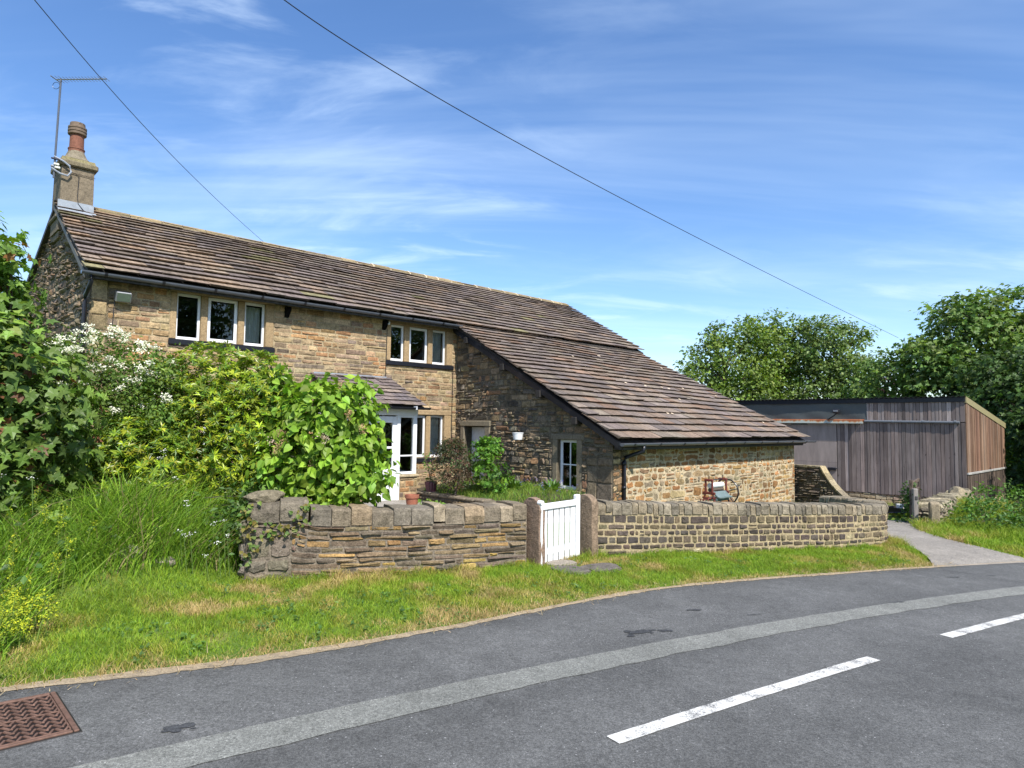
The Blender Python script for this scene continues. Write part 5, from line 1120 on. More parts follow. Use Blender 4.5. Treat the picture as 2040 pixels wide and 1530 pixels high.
# ------------------------------------------------------------------ gateway at the lane
slab_post('gatepost', 'thick weathered stone gatepost with rounded top beside the farm lane', (8.97, 14.15), (1, -.35), .17, .20, -.50, .15, (.27, .22, .15), M['garden'])
def TW(p): return np.array([p[0], p[1], float(G(np.array(p[0]), np.array(p[1])))])
t = thing('wooden_post', 'grey weathered wooden gate hanging post next to the stone gatepost', 'post', TW((8.78, 14.5))); b_ = TW((8.78, 14.5)); mb = MB(); fr = lambda a, b, z: b_ + np.array([a, b, z]); mb.bevbox(-.05, .05, -.05, .05, -.1, .84, .012, (.25, .225, .205), fr); mb.build('post_timber', M['wood_plain'], t, True); mb = MB(); mb.bevbox(-.03, .03, -.062, -.05, .60, .68, .004, (.05, .05, .05), fr); mb.build('hinge_plate', M['tint'], t, True)
g_a, g_b = np.array([8.73, 14.55]), np.array([10.52, 17.2]); gd_ = (g_b - g_a) / np.linalg.norm(g_b - g_a); Lg = np.linalg.norm(g_b - g_a); gn_ = np.array([gd_[1], -gd_[0]])
ft = thing('field_gate', 'dark decayed wooden field gate standing open and seen nearly end on', 'gate', TW(g_a))
def FG(a, b, z): q = g_a + gd_ * a + gn_ * b; return np.array([q[0], q[1], float(G(np.array(q[0]), np.array(q[1]))) + z])
for k, z in enumerate((.12, .28, .46, .66, .88)): mb = MB(); mb.bevbox(0, Lg, -.015, .015, z, z + .085, .006, pick(dbrown), FG); mb.build('bar', M['wood_plain'], ft, True)
for a in (0, Lg * .5, Lg - .07): mb = MB(); mb.bevbox(a, a + .07, -.035, .035, .05, 1.02 if a < .1 else .95, .008, pick(dbrown), FG); mb.build('upright', M['wood_plain'], ft, True)
mb = MB(); mb.tube([FG(.03, .02, .15), FG(Lg * .5, .02, .9)], .03, 5, dbrown[0]); mb.build('brace', M['wood_plain'], ft, True)
# dry stone wall to the shed corner
pd2 = Path([(9.18, 14.30), (10.2, 15.6), (11.6, 17.3), (13.0, 19.1), (14.2, 20.6)]); topD = lambda a: float(np.interp(a, [0, .5, 2, 4.5, pd2.len], [.06, .10, .0, -.08, -.18])) + .03 * math.sin(a * 7); botD = lambda a: float(G(*[np.array(v) for v in pd2.at(np.array(a))[0]])) - .1
dw = thing('dry_stone_wall', 'rough grey dry stone wall running back from the stone gatepost to the shed', 'wall', pd2.mp(np.array(2.0), np.array(-.55), np.array(-.2))); mb = MB()
path_core(mb, pd2, 0, pd2.len, botD, lambda a: topD(a) - .10, 0, -.45, (.08, .07, .055))
add_stones(mb, pd2.mp, 0, pd2.len, 0, .5, (.05, .10), (.12, .35), .02, (.01, .08), [(.25, .215, .16), (.21, .18, .14), (.29, .25, .185), (.18, .155, .12)], topfn=lambda A: np.array([topD(x) - .11 for x in np.atleast_1d(A)]), botfn=lambda A: np.array([botD(x) for x in np.atleast_1d(A)]), rnd=.02, jit=.2, tilt=.9)
add_stones(mb, lambda A, B, D: np.concatenate([(pd2.at(np.zeros_like(A))[0] - pd2.at(np.zeros_like(A))[1] * A[..., None]) + np.array([-.62, -.78]) * D[..., None], B[..., None]], -1), 0, .45, -.5, 0, (.06, .1), (.15, .3), .02, (.01, .05), [(.25, .215, .16), (.21, .18, .14)], rnd=.02)
mb.build('stonework', M['garden'], dw, True)
mb = MB(); coping(mb, pd2, .0, pd2.len, topD, .16, .06, -.48, (.10, .26), [(.27, .235, .165), (.24, .21, .15), (.3, .255, .17)], .03, round_=.1, gap=.02); mb.build('coping', M['garden'], dw, True)
rock((12.1, 18.1, -.08), .33, (.27, .225, .15), 21, 'big rounded brown boulder on top of the dry stone wall near the shed corner', 'boulder', .7, 'boulder')
# wheelbarrow
bp = TW((9.2, 15.9)) + np.array([0, 0, .03]); bt = thing('wheelbarrow', 'small dark wheelbarrow with a pale tub, parked behind the lane gateway', 'wheelbarrow', bp); fb = lambda a, b, z: bp + .62 * np.array([a * .8 + b * .6, -a * .6 + b * .8, z])
mb = MB(); V = [fb(x, y, z) for x, y, z in ((-.25, -.16, .24), (.2, -.16, .2), (.2, .16, .2), (-.25, .16, .24), (-.42, -.26, .46), (.36, -.24, .42), (.36, .24, .42), (-.42, .26, .46))]; mb.add(V, [(3, 2, 1, 0), (0, 1, 5, 4), (1, 2, 6, 5), (2, 3, 7, 6), (3, 0, 4, 7)], (.04, .032, .03)); mb.build('tray', M['tint'], bt, True)
mb = MB(); mb.tube([fb(-.62, .03 * math.cos(0) , .2) + np.array([0, 0, 0])] * 1 + [fb(-.62 + .19 * math.cos(a), 0, .2 + .19 * math.sin(a)) for a in np.linspace(0, 2 * PI, 20)], .04, 7); mb.build('wheel', M['black'], bt)
mb = MB()
for y in (-.2, .2): mb.tube([fb(-.62, y * .3, .2), fb(-.2, y, .23), fb(.4, y * 1.2, .3), fb(.95, y * 1.3, .52)], .018, 6); mb.tube([fb(.25, y, .26), fb(.3, y * 1.1, .0)], .016, 6)
mb.build('frame', M['black'], bt)
t = thing('bucket', 'small white tub sitting in the wheelbarrow', 'bucket', fb(.1, 0, .23)); mb = MB(); mb.lathe(fb(.1, 0, .22), [(.07, 0), (.09, .2), (.095, .21), (.08, .21), (.06, .03)], 16); mb.build('tub', M['white'], t)
# ------------------------------------------------------------------ overhead cables
def cable(label, pts, r):
    P = np.array(pts); k = np.linspace(0, 1, len(P)); kk = np.linspace(0, 1, 60); Q = np.stack([np.polyval(np.polyfit(k, P[:, i], 3), kk) for i in range(3)], 1)
    mb = MB(); mb.tube(list(Q), r, 6); return tag(mb.build('overhead_cable', M['black'], None, smooth_shade=True), label, 'cable')
cable('black overhead wire dropping past the tv aerial to behind the farmhouse ridge', [(-7.13, 7.77, 8.19), (-7.46, 9.82, 8.07), (-7.85, 12.25, 8.09), (-8.36, 15.47, 8.14), (-9.11, 20.18, 8.35), (-10.24, 27.24, 8.96)], .0075)
cable('long black overhead wire crossing the sky to the trees behind the shed', [(-4.38, 8.75, 8.38), (-3.47, 9.69, 8.05), (-2.71, 10.49, 7.8), (-.8, 12.48, 7.62), (.75, 14.11, 7.41), (3.64, 17.12, 7.17), (7.89, 21.56, 7.02), (15.04, 29.03, 6.65), (19.48, 33.66, 6.49)], .0085)
t = thing('utility_pole', 'wooden pole behind the farmhouse carrying the wire past the aerial', 'pole', (-10.3, 27.4, -.5)); mb = MB(); mb.tube([(-10.3, 27.4, -.5), (-10.3, 27.4, 8.7)], [.11, .08], 8, (.16, .13, .11)); mb.build('shaft', M['wood_plain'], t, True)
#@@PART5
# ================================================================== VEGETATION
def nrm_(v): return v / (np.linalg.norm(v, axis=-1, keepdims=True) + 1e-9)
SH = {
 'oval': (np.array([(0, 0, 0), (.27, .42, .07), (0, 1, -.05), (-.27, .42, .07)]), [(0, 1, 2), (0, 2, 3)]),
 'lance': (np.array([(0, 0, 0), (.13, .45, .03), (0, 1, -.10), (-.13, .45, .03)]), [(0, 1, 2), (0, 2, 3)]),
 'heart': (np.array([(0, 0, 0), (.24, -.07, .05), (.42, .20, .10), (.30, .58, .07), (0, 1, -.08), (-.30, .58, .07), (-.42, .20, .10), (-.24, -.07, .05), (0, .45, 0)]), [(0, 1, 2, 8), (8, 2, 3, 4), (0, 8, 6, 7), (8, 4, 5, 6)]),
 'lobed': (np.array([(0, 0, 0), (.20, -.04, .03), (.50, .02, .0), (.30, .24, .05), (.56, .52, -.02), (.22, .54, .05), (0, 1, -.08), (-.22, .54, .05), (-.56, .52, -.02), (-.30, .24, .05), (-.50, .02, 0), (-.20, -.04, .03), (0, .40, 0)]),
           [(0, 1, 2, 3, 12), (12, 3, 4, 5), (12, 5, 6), (12, 6, 7), (12, 7, 8, 9), (0, 12, 9, 10, 11)]),
 'spray': (np.array([(0, 0, 0), (.34, .28, .08), (.20, .55, 0), (.42, .8, -.06), (0, 1, .03), (-.42, .74, -.04), (-.16, .5, 0), (-.36, .22, .07)]), [(0, 1, 2, 6, 7), (2, 3, 4, 5, 6)]),
}
def leaf_mesh(name, P, D, Nn, S, shape, C, mat, parent=None):
    sv, sf = SH[shape]; n = len(P); z = nrm_(Nn); y = nrm_(D - (D * z).sum(1, keepdims=True) * z); x = np.cross(y, z)
    V = P[:, None, :] + S[:, None, None] * (sv[None, :, 0:1] * x[:, None, :] + sv[None, :, 1:2] * y[:, None, :] + sv[None, :, 2:3] * z[:, None, :])
    k = len(sv); base = (np.arange(n) * k)[:, None]; groups = {}
    for f in sf: groups.setdefault(len(f), []).append(f)
    arrs, cols = [], []
    for m, fs in groups.items():
        for f in fs: arrs.append(base + np.array(f)[None, :]); cols.append(C)
    o = {}
    A2, C2 = [], []
    for m in sorted(groups):
        idx = [i for i, a in enumerate(arrs) if a.shape[1] == m]; A2.append(np.concatenate([arrs[i] for i in idx])); C2.append(np.concatenate([cols[i] for i in idx]))
    return mesh_obj(name, V.reshape(-1, 3), A2, mat, parent, np.concatenate(C2))
def crown(ells, nclus, nleaf, cr, shell=.5, flat=.7, up=.5, rnd_=.5, droop=.0, size=(.05, .08), cols=((.06, .12, .03),), cvar=.18, lvar=.15, cut=.62, zmin=None, r=None):
    """clumped leaves over a union of ellipsoids"""
    r = r or RNG; wts = np.array([e[2] if len(e) > 2 else e[1][0] * e[1][2] for e in ells], float); wts /= wts.sum()
    E = r.choice(len(ells), nclus, p=wts); c = np.array([e[0] for e in ells], float)[E]; rr = np.array([e[1] for e in ells], float)[E]
    d = nrm_(r.normal(0, 1, (nclus, 3))); rad = 1 - shell * r.random(nclus) ** 1.7; cen = c + d * rr * rad[:, None]; out = nrm_(d / rr)
    keep = np.ones(nclus, bool)
    for i, e in enumerate(ells):
        q = np.linalg.norm((cen - np.array(e[0])) / np.array(e[1]), axis=1); keep &= (E == i) | (q > cut)
    if zmin is not None: keep &= cen[:, 2] > zmin
    cen, out = cen[keep], out[keep]; m = len(cen)
    ccol = np.array(cols)[r.integers(0, len(cols), m)] * (1 + r.normal(0, cvar, (m, 1)))
    cs = cr * (.7 + .6 * r.random(m)); g = np.clip(r.normal(0, 1, (m, nleaf, 3)), -1.7, 1.7) * cs[:, None, None] * np.array([1, 1, flat]) * .6
    P = (cen[:, None, :] + g).reshape(-1, 3); O = np.repeat(out, nleaf, 0); n = len(P)
    Nn = nrm_(O * (1 - up) + np.array([0, 0, up]) + r.normal(0, rnd_, (n, 3)))
    D = nrm_(nrm_(g.reshape(-1, 3)) * .6 + O * .5 + r.normal(0, .5, (n, 3)) - np.array([0, 0, droop])); S = r.uniform(size[0], size[1], n)
    C = np.repeat(ccol, nleaf, 0) * (1 + r.normal(0, lvar, (n, 1))) * (1 + r.normal(0, .05, (n, 3)))
    return P, D, Nn, S, np.clip(C, .004, .9), cen
def limbs(base, top, targets, r0, n, mb, c=(.1, .08, .06), wob=.05):
    base, top = np.array(base, float), np.array(top, float); t = np.linspace(0, 1, 7); w = RNG.normal(0, wob, (7, 3)); w[0] = 0
    tr = base + (top - base) * t[:, None] + w; mb.tube(list(tr), list(r0 * (1 - .78 * t)), 8, c)
    for k in RNG.choice(len(targets), min(n, len(targets)), replace=False):
        T = targets[k]; u_ = float(np.clip((T[2] - base[2]) / (top[2] - base[2] + 1e-6) - .25 + RNG.normal(0, .06), .12, .95)); s = np.array([np.interp(u_, t, tr[:, i]) for i in range(3)])
        mid = (s + T) / 2 + np.array([0, 0, .12 * np.linalg.norm(T - s)]) + RNG.normal(0, wob, 3); rb = r0 * (1 - .7 * u_) * .42
        q = np.linspace(0, 1, 5)[:, None]; Q = (1 - q) ** 2 * s + 2 * q * (1 - q) * mid + q ** 2 * T; mb.tube(list(Q), [rb, rb * .8, rb * .55, rb * .35, rb * .15], 5, c, cap=False)
def plant(name, label, cat, base, data, shape, mat, limb=None, group=None, part='foliage', trunk='stems'):
    t = thing(name, label, cat, base, group); P, D, Nn, S, C, cen = data; leaf_mesh(part, P, D, Nn, S, shape, C, mat, t)
    if limb: mb = MB(); limbs(base, limb[0], cen, limb[1], limb[2], mb, limb[3] if len(limb) > 3 else (.1, .08, .06), limb[4] if len(limb) > 4 else .05); mb.build(trunk, M['bark'], t, False)
    return t
zh = lambda x, y: float(H(np.array(x), np.array(y)))
# --- left side: sycamore sapling, hawthorn, mexican orange, lilac
d = crown([((-4.72, 6.05, 1.62), (.80, .65, 1.0)), ((-5.2, 6.3, 1.9), (.7, .6, .95), .5), ((-5.1, 6.2, 2.9), (.42, .4, .68), .30), ((-4.6, 5.9, .85), (.6, .5, .4), .4)], 950, 8, .15, .7, size=(.07, .135), up=.38, rnd_=.38, droop=.6, cut=.5, cols=((.125, .20, .04), (.105, .17, .035), (.155, .24, .04), (.12, .19, .04)), cvar=.14)
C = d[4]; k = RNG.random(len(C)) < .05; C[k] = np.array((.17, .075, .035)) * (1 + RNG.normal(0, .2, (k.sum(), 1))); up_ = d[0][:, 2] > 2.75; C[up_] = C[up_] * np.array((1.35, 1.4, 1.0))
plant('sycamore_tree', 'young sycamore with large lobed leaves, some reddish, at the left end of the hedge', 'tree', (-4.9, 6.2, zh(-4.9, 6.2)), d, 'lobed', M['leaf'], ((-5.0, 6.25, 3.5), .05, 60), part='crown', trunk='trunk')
d = crown([((-4.75, 7.65, 1.70), (.82, .7, .98)), ((-4.2, 7.7, 1.95), (.5, .5, .55), .4), ((-4.6, 7.3, .9), (.8, .6, .6), .4), ((-5.3, 7.3, 1.75), (.6, .6, .85), .6), ((-4.1, 7.35, 1.45), (.5, .4, .55), .4)], 1900, 18, .12, .65, size=(.035, .065), up=.45, rnd_=.55, cut=.6, cols=((.105, .185, .03), (.125, .21, .035), (.09, .16, .03), (.15, .225, .035)))
hw = plant('hawthorn_bush', 'hawthorn bush covered with white blossom in front of the gable end', 'bush', (-4.5, 7.8, zh(-4.5, 7.8)), d, 'oval', M['leaf'], ((-4.5, 7.7, 2.3), .06, 70), trunk='branches')
def blossoms(parent, name, cen, n, r, size, col_, out=None, flat=.55):
    m = len(cen); g = RNG.normal(0, 1, (m, n, 3)) * r * np.array([1, 1, flat]) * .6; P = (cen[:, None, :] + g).reshape(-1, 3); q = len(P)
    Nn = nrm_(RNG.normal(0, .7, (q, 3)) + np.array([.2, -.5, .7])); D = nrm_(RNG.normal(0, 1, (q, 3))); S = RNG.uniform(size[0], size[1], q); C = np.array(col_) * (1 + RNG.normal(0, .06, (q, 1)))
    return leaf_mesh(name, P - D * S[:, None] * .5, D, Nn, S, 'oval', np.clip(C, 0, .9), M['petal'], parent)
cs = d[5]; sc = (cs[:, 2] > 1.55) & (cs[:, 1] < 7.75) & (cs[:, 0] > -5.1); cs = cs[sc]; wgt = np.clip(cs[:, 2] - 1.45, 0, 1.2) ** 1.6; idx = RNG.choice(len(cs), 95, replace=False, p=wgt / wgt.sum())[:62]
blossoms(hw, 'blossom', cs[idx] + np.array([.03, -.10, .07]), 46, .052, (.02, .032), (.78, .77, .66))
# mexican orange: rosettes of narrow leaflets
def rosettes(ells, nclus, per, L_, cols, shell=.35, cut=.6, tilt=.5, inner=None, innerfrac=.35):
    P0, D0, N0, S0, C0, cen = crown(ells, nclus, 1, .03, shell, up=.45, rnd_=.35, cols=cols, cut=cut); m = len(P0); ax = N0
    a = np.cross(ax, RNG.normal(0, 1, (m, 3))); a = nrm_(a); b = np.cross(ax, a); th = np.linspace(0, 2 * PI, per, endpoint=False)[None, :] + RNG.random((m, 1)) * 6 + RNG.normal(0, .2, (m, per))
    rad = np.cos(th)[..., None] * a[:, None, :] + np.sin(th)[..., None] * b[:, None, :]; el = RNG.uniform(.0, tilt * 1.6, (m, per))[..., None]
    D = nrm_(rad + ax[:, None, :] * el + np.array([0, 0, -.18])); Nn = nrm_(ax[:, None, :] - rad * el * .8); S = RNG.uniform(L_ * .65, L_ * 1.15, (m, per))
    C = np.repeat(C0, per, 0)
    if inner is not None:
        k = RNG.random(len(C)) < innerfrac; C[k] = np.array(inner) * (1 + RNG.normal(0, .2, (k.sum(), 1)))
    C = C * (1 + RNG.normal(0, .12, (len(C), 1))); P = np.repeat(P0, per, 0)
    return P, D.reshape(-1, 3), Nn.reshape(-1, 3), S.ravel(), np.clip(C, .004, .9), cen
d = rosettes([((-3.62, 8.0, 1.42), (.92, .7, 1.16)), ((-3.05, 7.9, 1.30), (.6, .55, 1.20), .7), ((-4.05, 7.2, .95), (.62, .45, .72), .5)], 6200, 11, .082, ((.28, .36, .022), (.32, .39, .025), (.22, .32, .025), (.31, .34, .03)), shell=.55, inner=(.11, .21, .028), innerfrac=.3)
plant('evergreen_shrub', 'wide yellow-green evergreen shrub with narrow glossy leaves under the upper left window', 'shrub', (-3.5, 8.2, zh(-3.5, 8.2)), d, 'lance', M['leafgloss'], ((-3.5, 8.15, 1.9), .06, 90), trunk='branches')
d = crown([((-3.6, 7.05, .42), (1.0, .35, .34)), ((-2.85, 7.2, .6), (.3, .3, .35), .25), ((-4.7, 6.3, .45), (.7, .4, .4), .5)], 300, 12, .15, .6, size=(.05, .10), up=.4, rnd_=.5, cols=((.075, .14, .035), (.09, .165, .035), (.06, .12, .03)), cut=.5)
plant('bramble_bush', 'low dark green bramble and nettle thicket along the foot of the hedge', 'bush', (-3.6, 7.3, zh(-3.6, 7.3)), d, 'oval', M['leaf'], ((-3.6, 7.3, .9), .02, 60))
d = crown([((-2.22, 7.75, 1.46), (.64, .5, .70)), ((-2.68, 7.8, 1.75), (.2, .2, .52), .16), ((-1.95, 7.6, 1.02), (.56, .42, .42), .4), ((-1.90, 7.65, 1.55), (.42, .4, .58), .5), ((-2.6, 7.6, 1.1), (.3, .3, .4), .2)], 820, 7, .13, .55, size=(.065, .12), up=.25, rnd_=.45, droop=.75, cols=((.19, .32, .03), (.225, .365, .035), (.16, .285, .03), (.24, .36, .04)), cut=.55, zmin=.72)
li = plant('lilac_bush', 'bright green lilac bush with heart shaped leaves leaning over the garden wall', 'bush', (-2.15, 7.75, zh(-2.1, 7.7)), d, 'heart', M['leaf'], ((-2.15, 7.75, 1.9), .045, 80), trunk='branches')
cs = d[5]; cs = cs[(cs[:, 1] < 7.6)]; idx = RNG.choice(len(cs), 13, replace=False)
for kk in idx:
    o_ = blossoms(li, 'faded_flower_head', cs[kk][None, :] + np.array([0, -.14, .02]) + RNG.normal(0, .012, (4, 3)) + np.array([[0, 0, .025 * i] for i in range(4)]), 24, .036, (.012, .024), (.42, .27, .16) if kk % 3 else (.55, .42, .34))
# ivy on the wall end
cen = np.array([pl.mp(np.array(a), np.array(z), np.array(.02)) for a, z in [(.02, .8), (.05, .7), (.0, .6), (.03, .5), (.1, .62), (.25, .60), (.36, .58), (.48, .57), (.52, .64), (.5, .72), (.56, .8), (.2, .56), (.06, .4), (-.02, .3), (.3, .55), (-.05, .75)]])
m = 9; g = RNG.normal(0, .04, (len(cen), m, 3)); P = (cen[:, None] + g).reshape(-1, 3); P = P + np.array([.0, -.03, 0]); q = len(P)
t = thing('ivy', 'small ivy creeping over the left end of the garden wall', 'ivy', (-2.6, 6.6, .05)); leaf_mesh('leaves', P, nrm_(RNG.normal(0, 1, (q, 3)) + np.array([0, -.2, -.4])), nrm_(RNG.normal(0, .4, (q, 3)) + np.array([.3, -.9, .4])), RNG.uniform(.03, .055, q), 'heart', pal([(.09, .16, .03), (.14, .20, .035), (.20, .17, .04)], q), M['leaf'], t)
mb = MB(); mb.tube([pl.mp(np.array(a), np.array(z), np.array(.02)) for a, z in [(-.03, .1), (.0, .4), (.05, .62), (.3, .58), (.5, .6)]], .008, 5); mb.build('stem', M['bark'], t)
# --- garden shrubs
d = crown([((-1.22, 14.55, .72), (.52, .5, .52)), ((-1.3, 14.6, 1.08), (.28, .28, .25), .2)], 300, 18, .09, .5, size=(.035, .06), up=.4, rnd_=.5, cols=((.055, .075, .03), (.05, .06, .03), (.12, .07, .035), (.06, .10, .03), (.09, .05, .03)), cvar=.25)
plant('evergreen_shrub', 'dense bronze and dark green rounded shrub in the bed by the porch', 'shrub', (-1.2, 14.55, .1), d, 'oval', M['leaf'], ((-1.2, 14.55, .9), .03, 30), trunk='branches')
d = crown([((-.62, 14.75, .85), (.32, .35, .48)), ((-.35, 14.5, .48), (.42, .35, .36)), ((-.5, 14.9, 1.15), (.25, .2, .2), .2)], 190, 12, .08, .6, size=(.05, .085), up=.4, rnd_=.5, cols=((.10, .22, .03), (.13, .27, .03), (.08, .18, .03), (.16, .28, .03)), cvar=.2)
plant('garden_shrub', 'lime green leafy shrub against the side wall beside the darker shrub', 'shrub', (-.5, 14.7, .1), d, 'lobed', M['leaf'], ((-.5, 14.7, .9), .02, 24), trunk='branches')
def blades(X, Y, Z, h, w, lean, C, nseg=2, name='grass', mat=None, parent=None, wind=(0, 0)):
    n = len(X); th = RNG.uniform(0, 2 * PI, n); fx, fy = np.cos(th), np.sin(th); la = RNG.uniform(0, 2 * PI, n); lx = np.cos(la) * lean * h + wind[0] * h; ly = np.sin(la) * lean * h + wind[1] * h
    V = []
    for k in range(nseg):
        t = k / nseg; s = w * (1 - t * .55) / 2
        for sg_ in (-1, 1): V.append(np.stack([X + lx * t ** 1.8 + sg_ * fx * s, Y + ly * t ** 1.8 + sg_ * fy * s, Z + h * t * (1 - .12 * t * lean)], -1))
    V.append(np.stack([X + lx, Y + ly, Z + h * (1 - .25 * np.minimum(lean, 1.5))], -1)); k = 2 * nseg + 1; V = np.stack(V, 1).reshape(-1, 3); b = (np.arange(n) * k)[:, None]
    quads = [b + np.array([[2 * j, 2 * j + 1, 2 * j + 3, 2 * j + 2]]) for j in range(nseg - 1)]; tri = b + np.array([[k - 3, k - 2, k - 1]])
    F = [tri] + ([np.concatenate(quads)] if quads else []); CC = np.concatenate([C] * nseg)
    return mesh_obj(name, V, F, mat or M['grass'], parent, CC)
class VN:
    def __init__(s, seed, n=64): s.g = np.random.default_rng(seed).random((n, n)); s.n = n
    def __call__(s, x, y, f):
        x, y = x * f + 31.3, y * f + 17.7; i, j = np.floor(x).astype(int), np.floor(y).astype(int); u_, v_ = x - i, y - j; u_ = u_ * u_ * (3 - 2 * u_); v_ = v_ * v_ * (3 - 2 * v_); q = lambda a, b: s.g[a % s.n, b % s.n]
        return (q(i, j) * (1 - u_) + q(i + 1, j) * u_) * (1 - v_) + (q(i, j + 1) * (1 - u_) + q(i + 1, j + 1) * u_) * v_
vn = VN(3)
def gcol(X, Y, dry_bias=0.0, sat=1.0):
    a = .30 * vn(X, Y, 1.1) + .42 * vn(X, Y, 2.6) + .28 * vn(X, Y, 6.0); n = len(X); g = np.array([(.155, .27, .022), (.20, .31, .026), (.24, .325, .03)])[RNG.integers(0, 3, n)]
    yl = np.array((.28, .29, .04)); st = np.array([(.42, .32, .13), (.48, .35, .16)])[RNG.integers(0, 2, n)]
    w1 = smooth(.44, .62, a + RNG.normal(0, .07, n) + dry_bias * .5)[:, None]; w2 = smooth(.60, .78, a + RNG.normal(0, .06, n) + dry_bias)[:, None]
    c = g * (1 - w1) + yl * w1; c = c * (1 - w2) + st * w2; return np.clip(c * (1 + RNG.normal(0, .16, (n, 1))), .005, .8)
wallY = lambda X: np.interp(X, np.r_[pl.q[:, 0], pr.q[pr.q[:, 0] <= 6.3][:70, 0]], np.r_[pl.q[:, 1], pr.q[pr.q[:, 0] <= 6.3][:70, 1]])
llx = lambda Y: np.interp(Y, LL[:, 1], LL[:, 0]); lrx = lambda Y: np.interp(Y, LRr[:, 1], LRr[:, 0])
# mown verge
n = 380000; X = RNG.uniform(-4.2, 7.2, n); Y = yE(X) + RNG.uniform(-.02, 5.2, n); dy = Y - yE(X); tm = tall_mask(X, Y)
ok = (dy > .01 + .05 * RNG.random(n)) & (RNG.random(n) > tm) & np.where(X > -2.62, Y < wallY(np.clip(X, -2.62, 6.2)) + .04 + np.maximum(0, X - 6.1) * 3, True) & ((X < llx(Y) + .05 * RNG.random(n) - .01) | (Y < 9.6)) & (X < 6.9)
ok &= ~(((X - .70) / .25) ** 2 + ((Y - 7.80) / .2) ** 2 < 1) & ~(((X - 1.10) / .27) ** 2 + ((Y - 8.05) / .17) ** 2 < 1) & ~(((X - .63) / .24) ** 2 + ((Y - 8.18) / .14) ** 2 < 1)
X, Y, dy = X[ok], Y[ok], dy[ok]; n = len(X); wd2 = np.where(X > -2.62, wallY(np.clip(X, -2.62, 6.2)) - Y, 1); nearwall = smooth(.22, .0, wd2)
h = RNG.uniform(.028, .075, n) * (.5 + .6 * vn(X, Y, 1.7) + .9 * vn(X, Y, 6.5) ** 3) * (.55 + .45 * smooth(0, .25, dy)) * (1 + 1.3 * nearwall * vn(X, Y, 4.0))
tag(blades(X, Y, H(X, Y) - .004, h, RNG.uniform(.004, .0075, n), RNG.uniform(.2, 1.1, n), gcol(X, Y, .24 * smooth(.3, .0, dy) + .09)), 'short mown verge grass with yellow and straw patches', 'grass', kind='stuff')
# dry straw litter along the road edge
n = 9000; q = RNG.integers(0, len(EP) - 1, n); tq = RNG.random(n)[:, None]; E_ = EP[q] * (1 - tq) + EP[q + 1] * tq; E_ = E_[(E_[:, 0] > -4) & (E_[:, 0] < 6.6)]; n = len(E_); off = RNG.normal(.02, .065, n)
X, Y = E_[:, 0] - .5 * off, E_[:, 1] + .85 * off
tag(blades(X, Y, G0(X, Y) + .008 + .03 * smooth(0, .15, off), RNG.uniform(.02, .06, n), RNG.uniform(.003, .006, n), RNG.uniform(1.2, 3.0, n), pal([(.45, .33, .19), (.38, .28, .15), (.52, .40, .25)], n), name='dry_grass'), 'dry straw coloured grass litter along the road edge', 'dry grass', kind='stuff')
# long grass of the bank
n = 80000; X = RNG.uniform(-6.2, -2.55, n); Y = RNG.uniform(3.2, 7.9, n); dy = Y - yE(X); ok = (RNG.random(n) < tall_mask(X, Y)) & (dy > .22) & ~((X > -2.64) & (Y > 6.6)); X, Y, dy = X[ok], Y[ok], dy[ok]; n = len(X)
fr_ = smooth(.2, 1.4, dy) * smooth(.1, -.5, X + 2.5)
h = (.18 + .50 * fr_ * RNG.random(n) ** .8) * (.6 + .8 * vn(X, Y, 1.5)) ; C = np.array([(.155, .285, .025), (.20, .34, .03), (.24, .365, .035), (.125, .24, .03)])[RNG.integers(0, 4, n)] * (1 + RNG.normal(0, .15, (n, 1))); k = RNG.random(n) < .07; C[k] = np.array((.26, .22, .10)) * (1 + RNG.normal(0, .2, (k.sum(), 1)))
tag(blades(X, Y, H(X, Y) - .01, h * RNG.choice([.55, .8, 1.0], n), RNG.choice([.005, .007, .013], n), RNG.uniform(.25, 1.3, n), np.clip(C, .005, .6), 3, name='long_grass'), 'long uncut green grass on the bank below the hedge', 'grass', kind='stuff')
# lane side and bank on the right
n = 90000; X = RNG.uniform(7.6, 17, n); Y = yE(X) + RNG.uniform(0, 6.0, n); dy = Y - yE(X); ok = (X > lrx(Y) - .12 + .16 * RNG.random(n)) & (dy > .02) & ~((Y > 14.2) & (X < 9.3)); X, Y, dy = X[ok], Y[ok], dy[ok]; n = len(X)
h = RNG.uniform(.05, .13, n) * (.6 + .8 * vn(X, Y, 1.3)) * (1 + 1.2 * smooth(.8, 2.2, dy))
tag(blades(X, Y, H(X, Y) - .005, h, RNG.uniform(.007, .013, n), RNG.uniform(.3, 1.0, n), gcol(X, Y, .20 * smooth(.5, 0, np.minimum(dy, (X - lrx(Y)) * 2.0)) - .06)), 'rough grass on the bank right of the farm lane', 'grass', kind='stuff')
# grass and bluebells in the raised bed
n = 5200; s = RNG.uniform(-1.85, .08, n); w = RNG.uniform(1.0, 4.4, n); P = Wn(s, w, np.array([bed_z(a, b) for a, b in zip(s, w)])); C = np.array([(.12, .23, .03), (.17, .28, .03), (.24, .28, .05), (.09, .19, .03)])[RNG.integers(0, 4, n)] * (1 + RNG.normal(0, .15, (n, 1)))
tag(blades(P[:, 0], P[:, 1], P[:, 2] - .01, RNG.uniform(.08, .22, n), RNG.uniform(.007, .014, n), RNG.uniform(.3, 1.0, n), np.clip(C, .005, .7), 2, name='bed_grass'), 'bright green grassy leaves in the raised flower bed', 'grass', kind='stuff')
cs = np.array([W(s, w, bed_z(s, w) + random.uniform(.14, .24)) for s, w in zip(RNG.uniform(-.9, .05, 34), RNG.uniform(2.7, 4.2, 34))]); n_ = 5; P = (cs[:, None] + RNG.normal(0, .02, (34, n_, 3))).reshape(-1, 3); q = len(P)
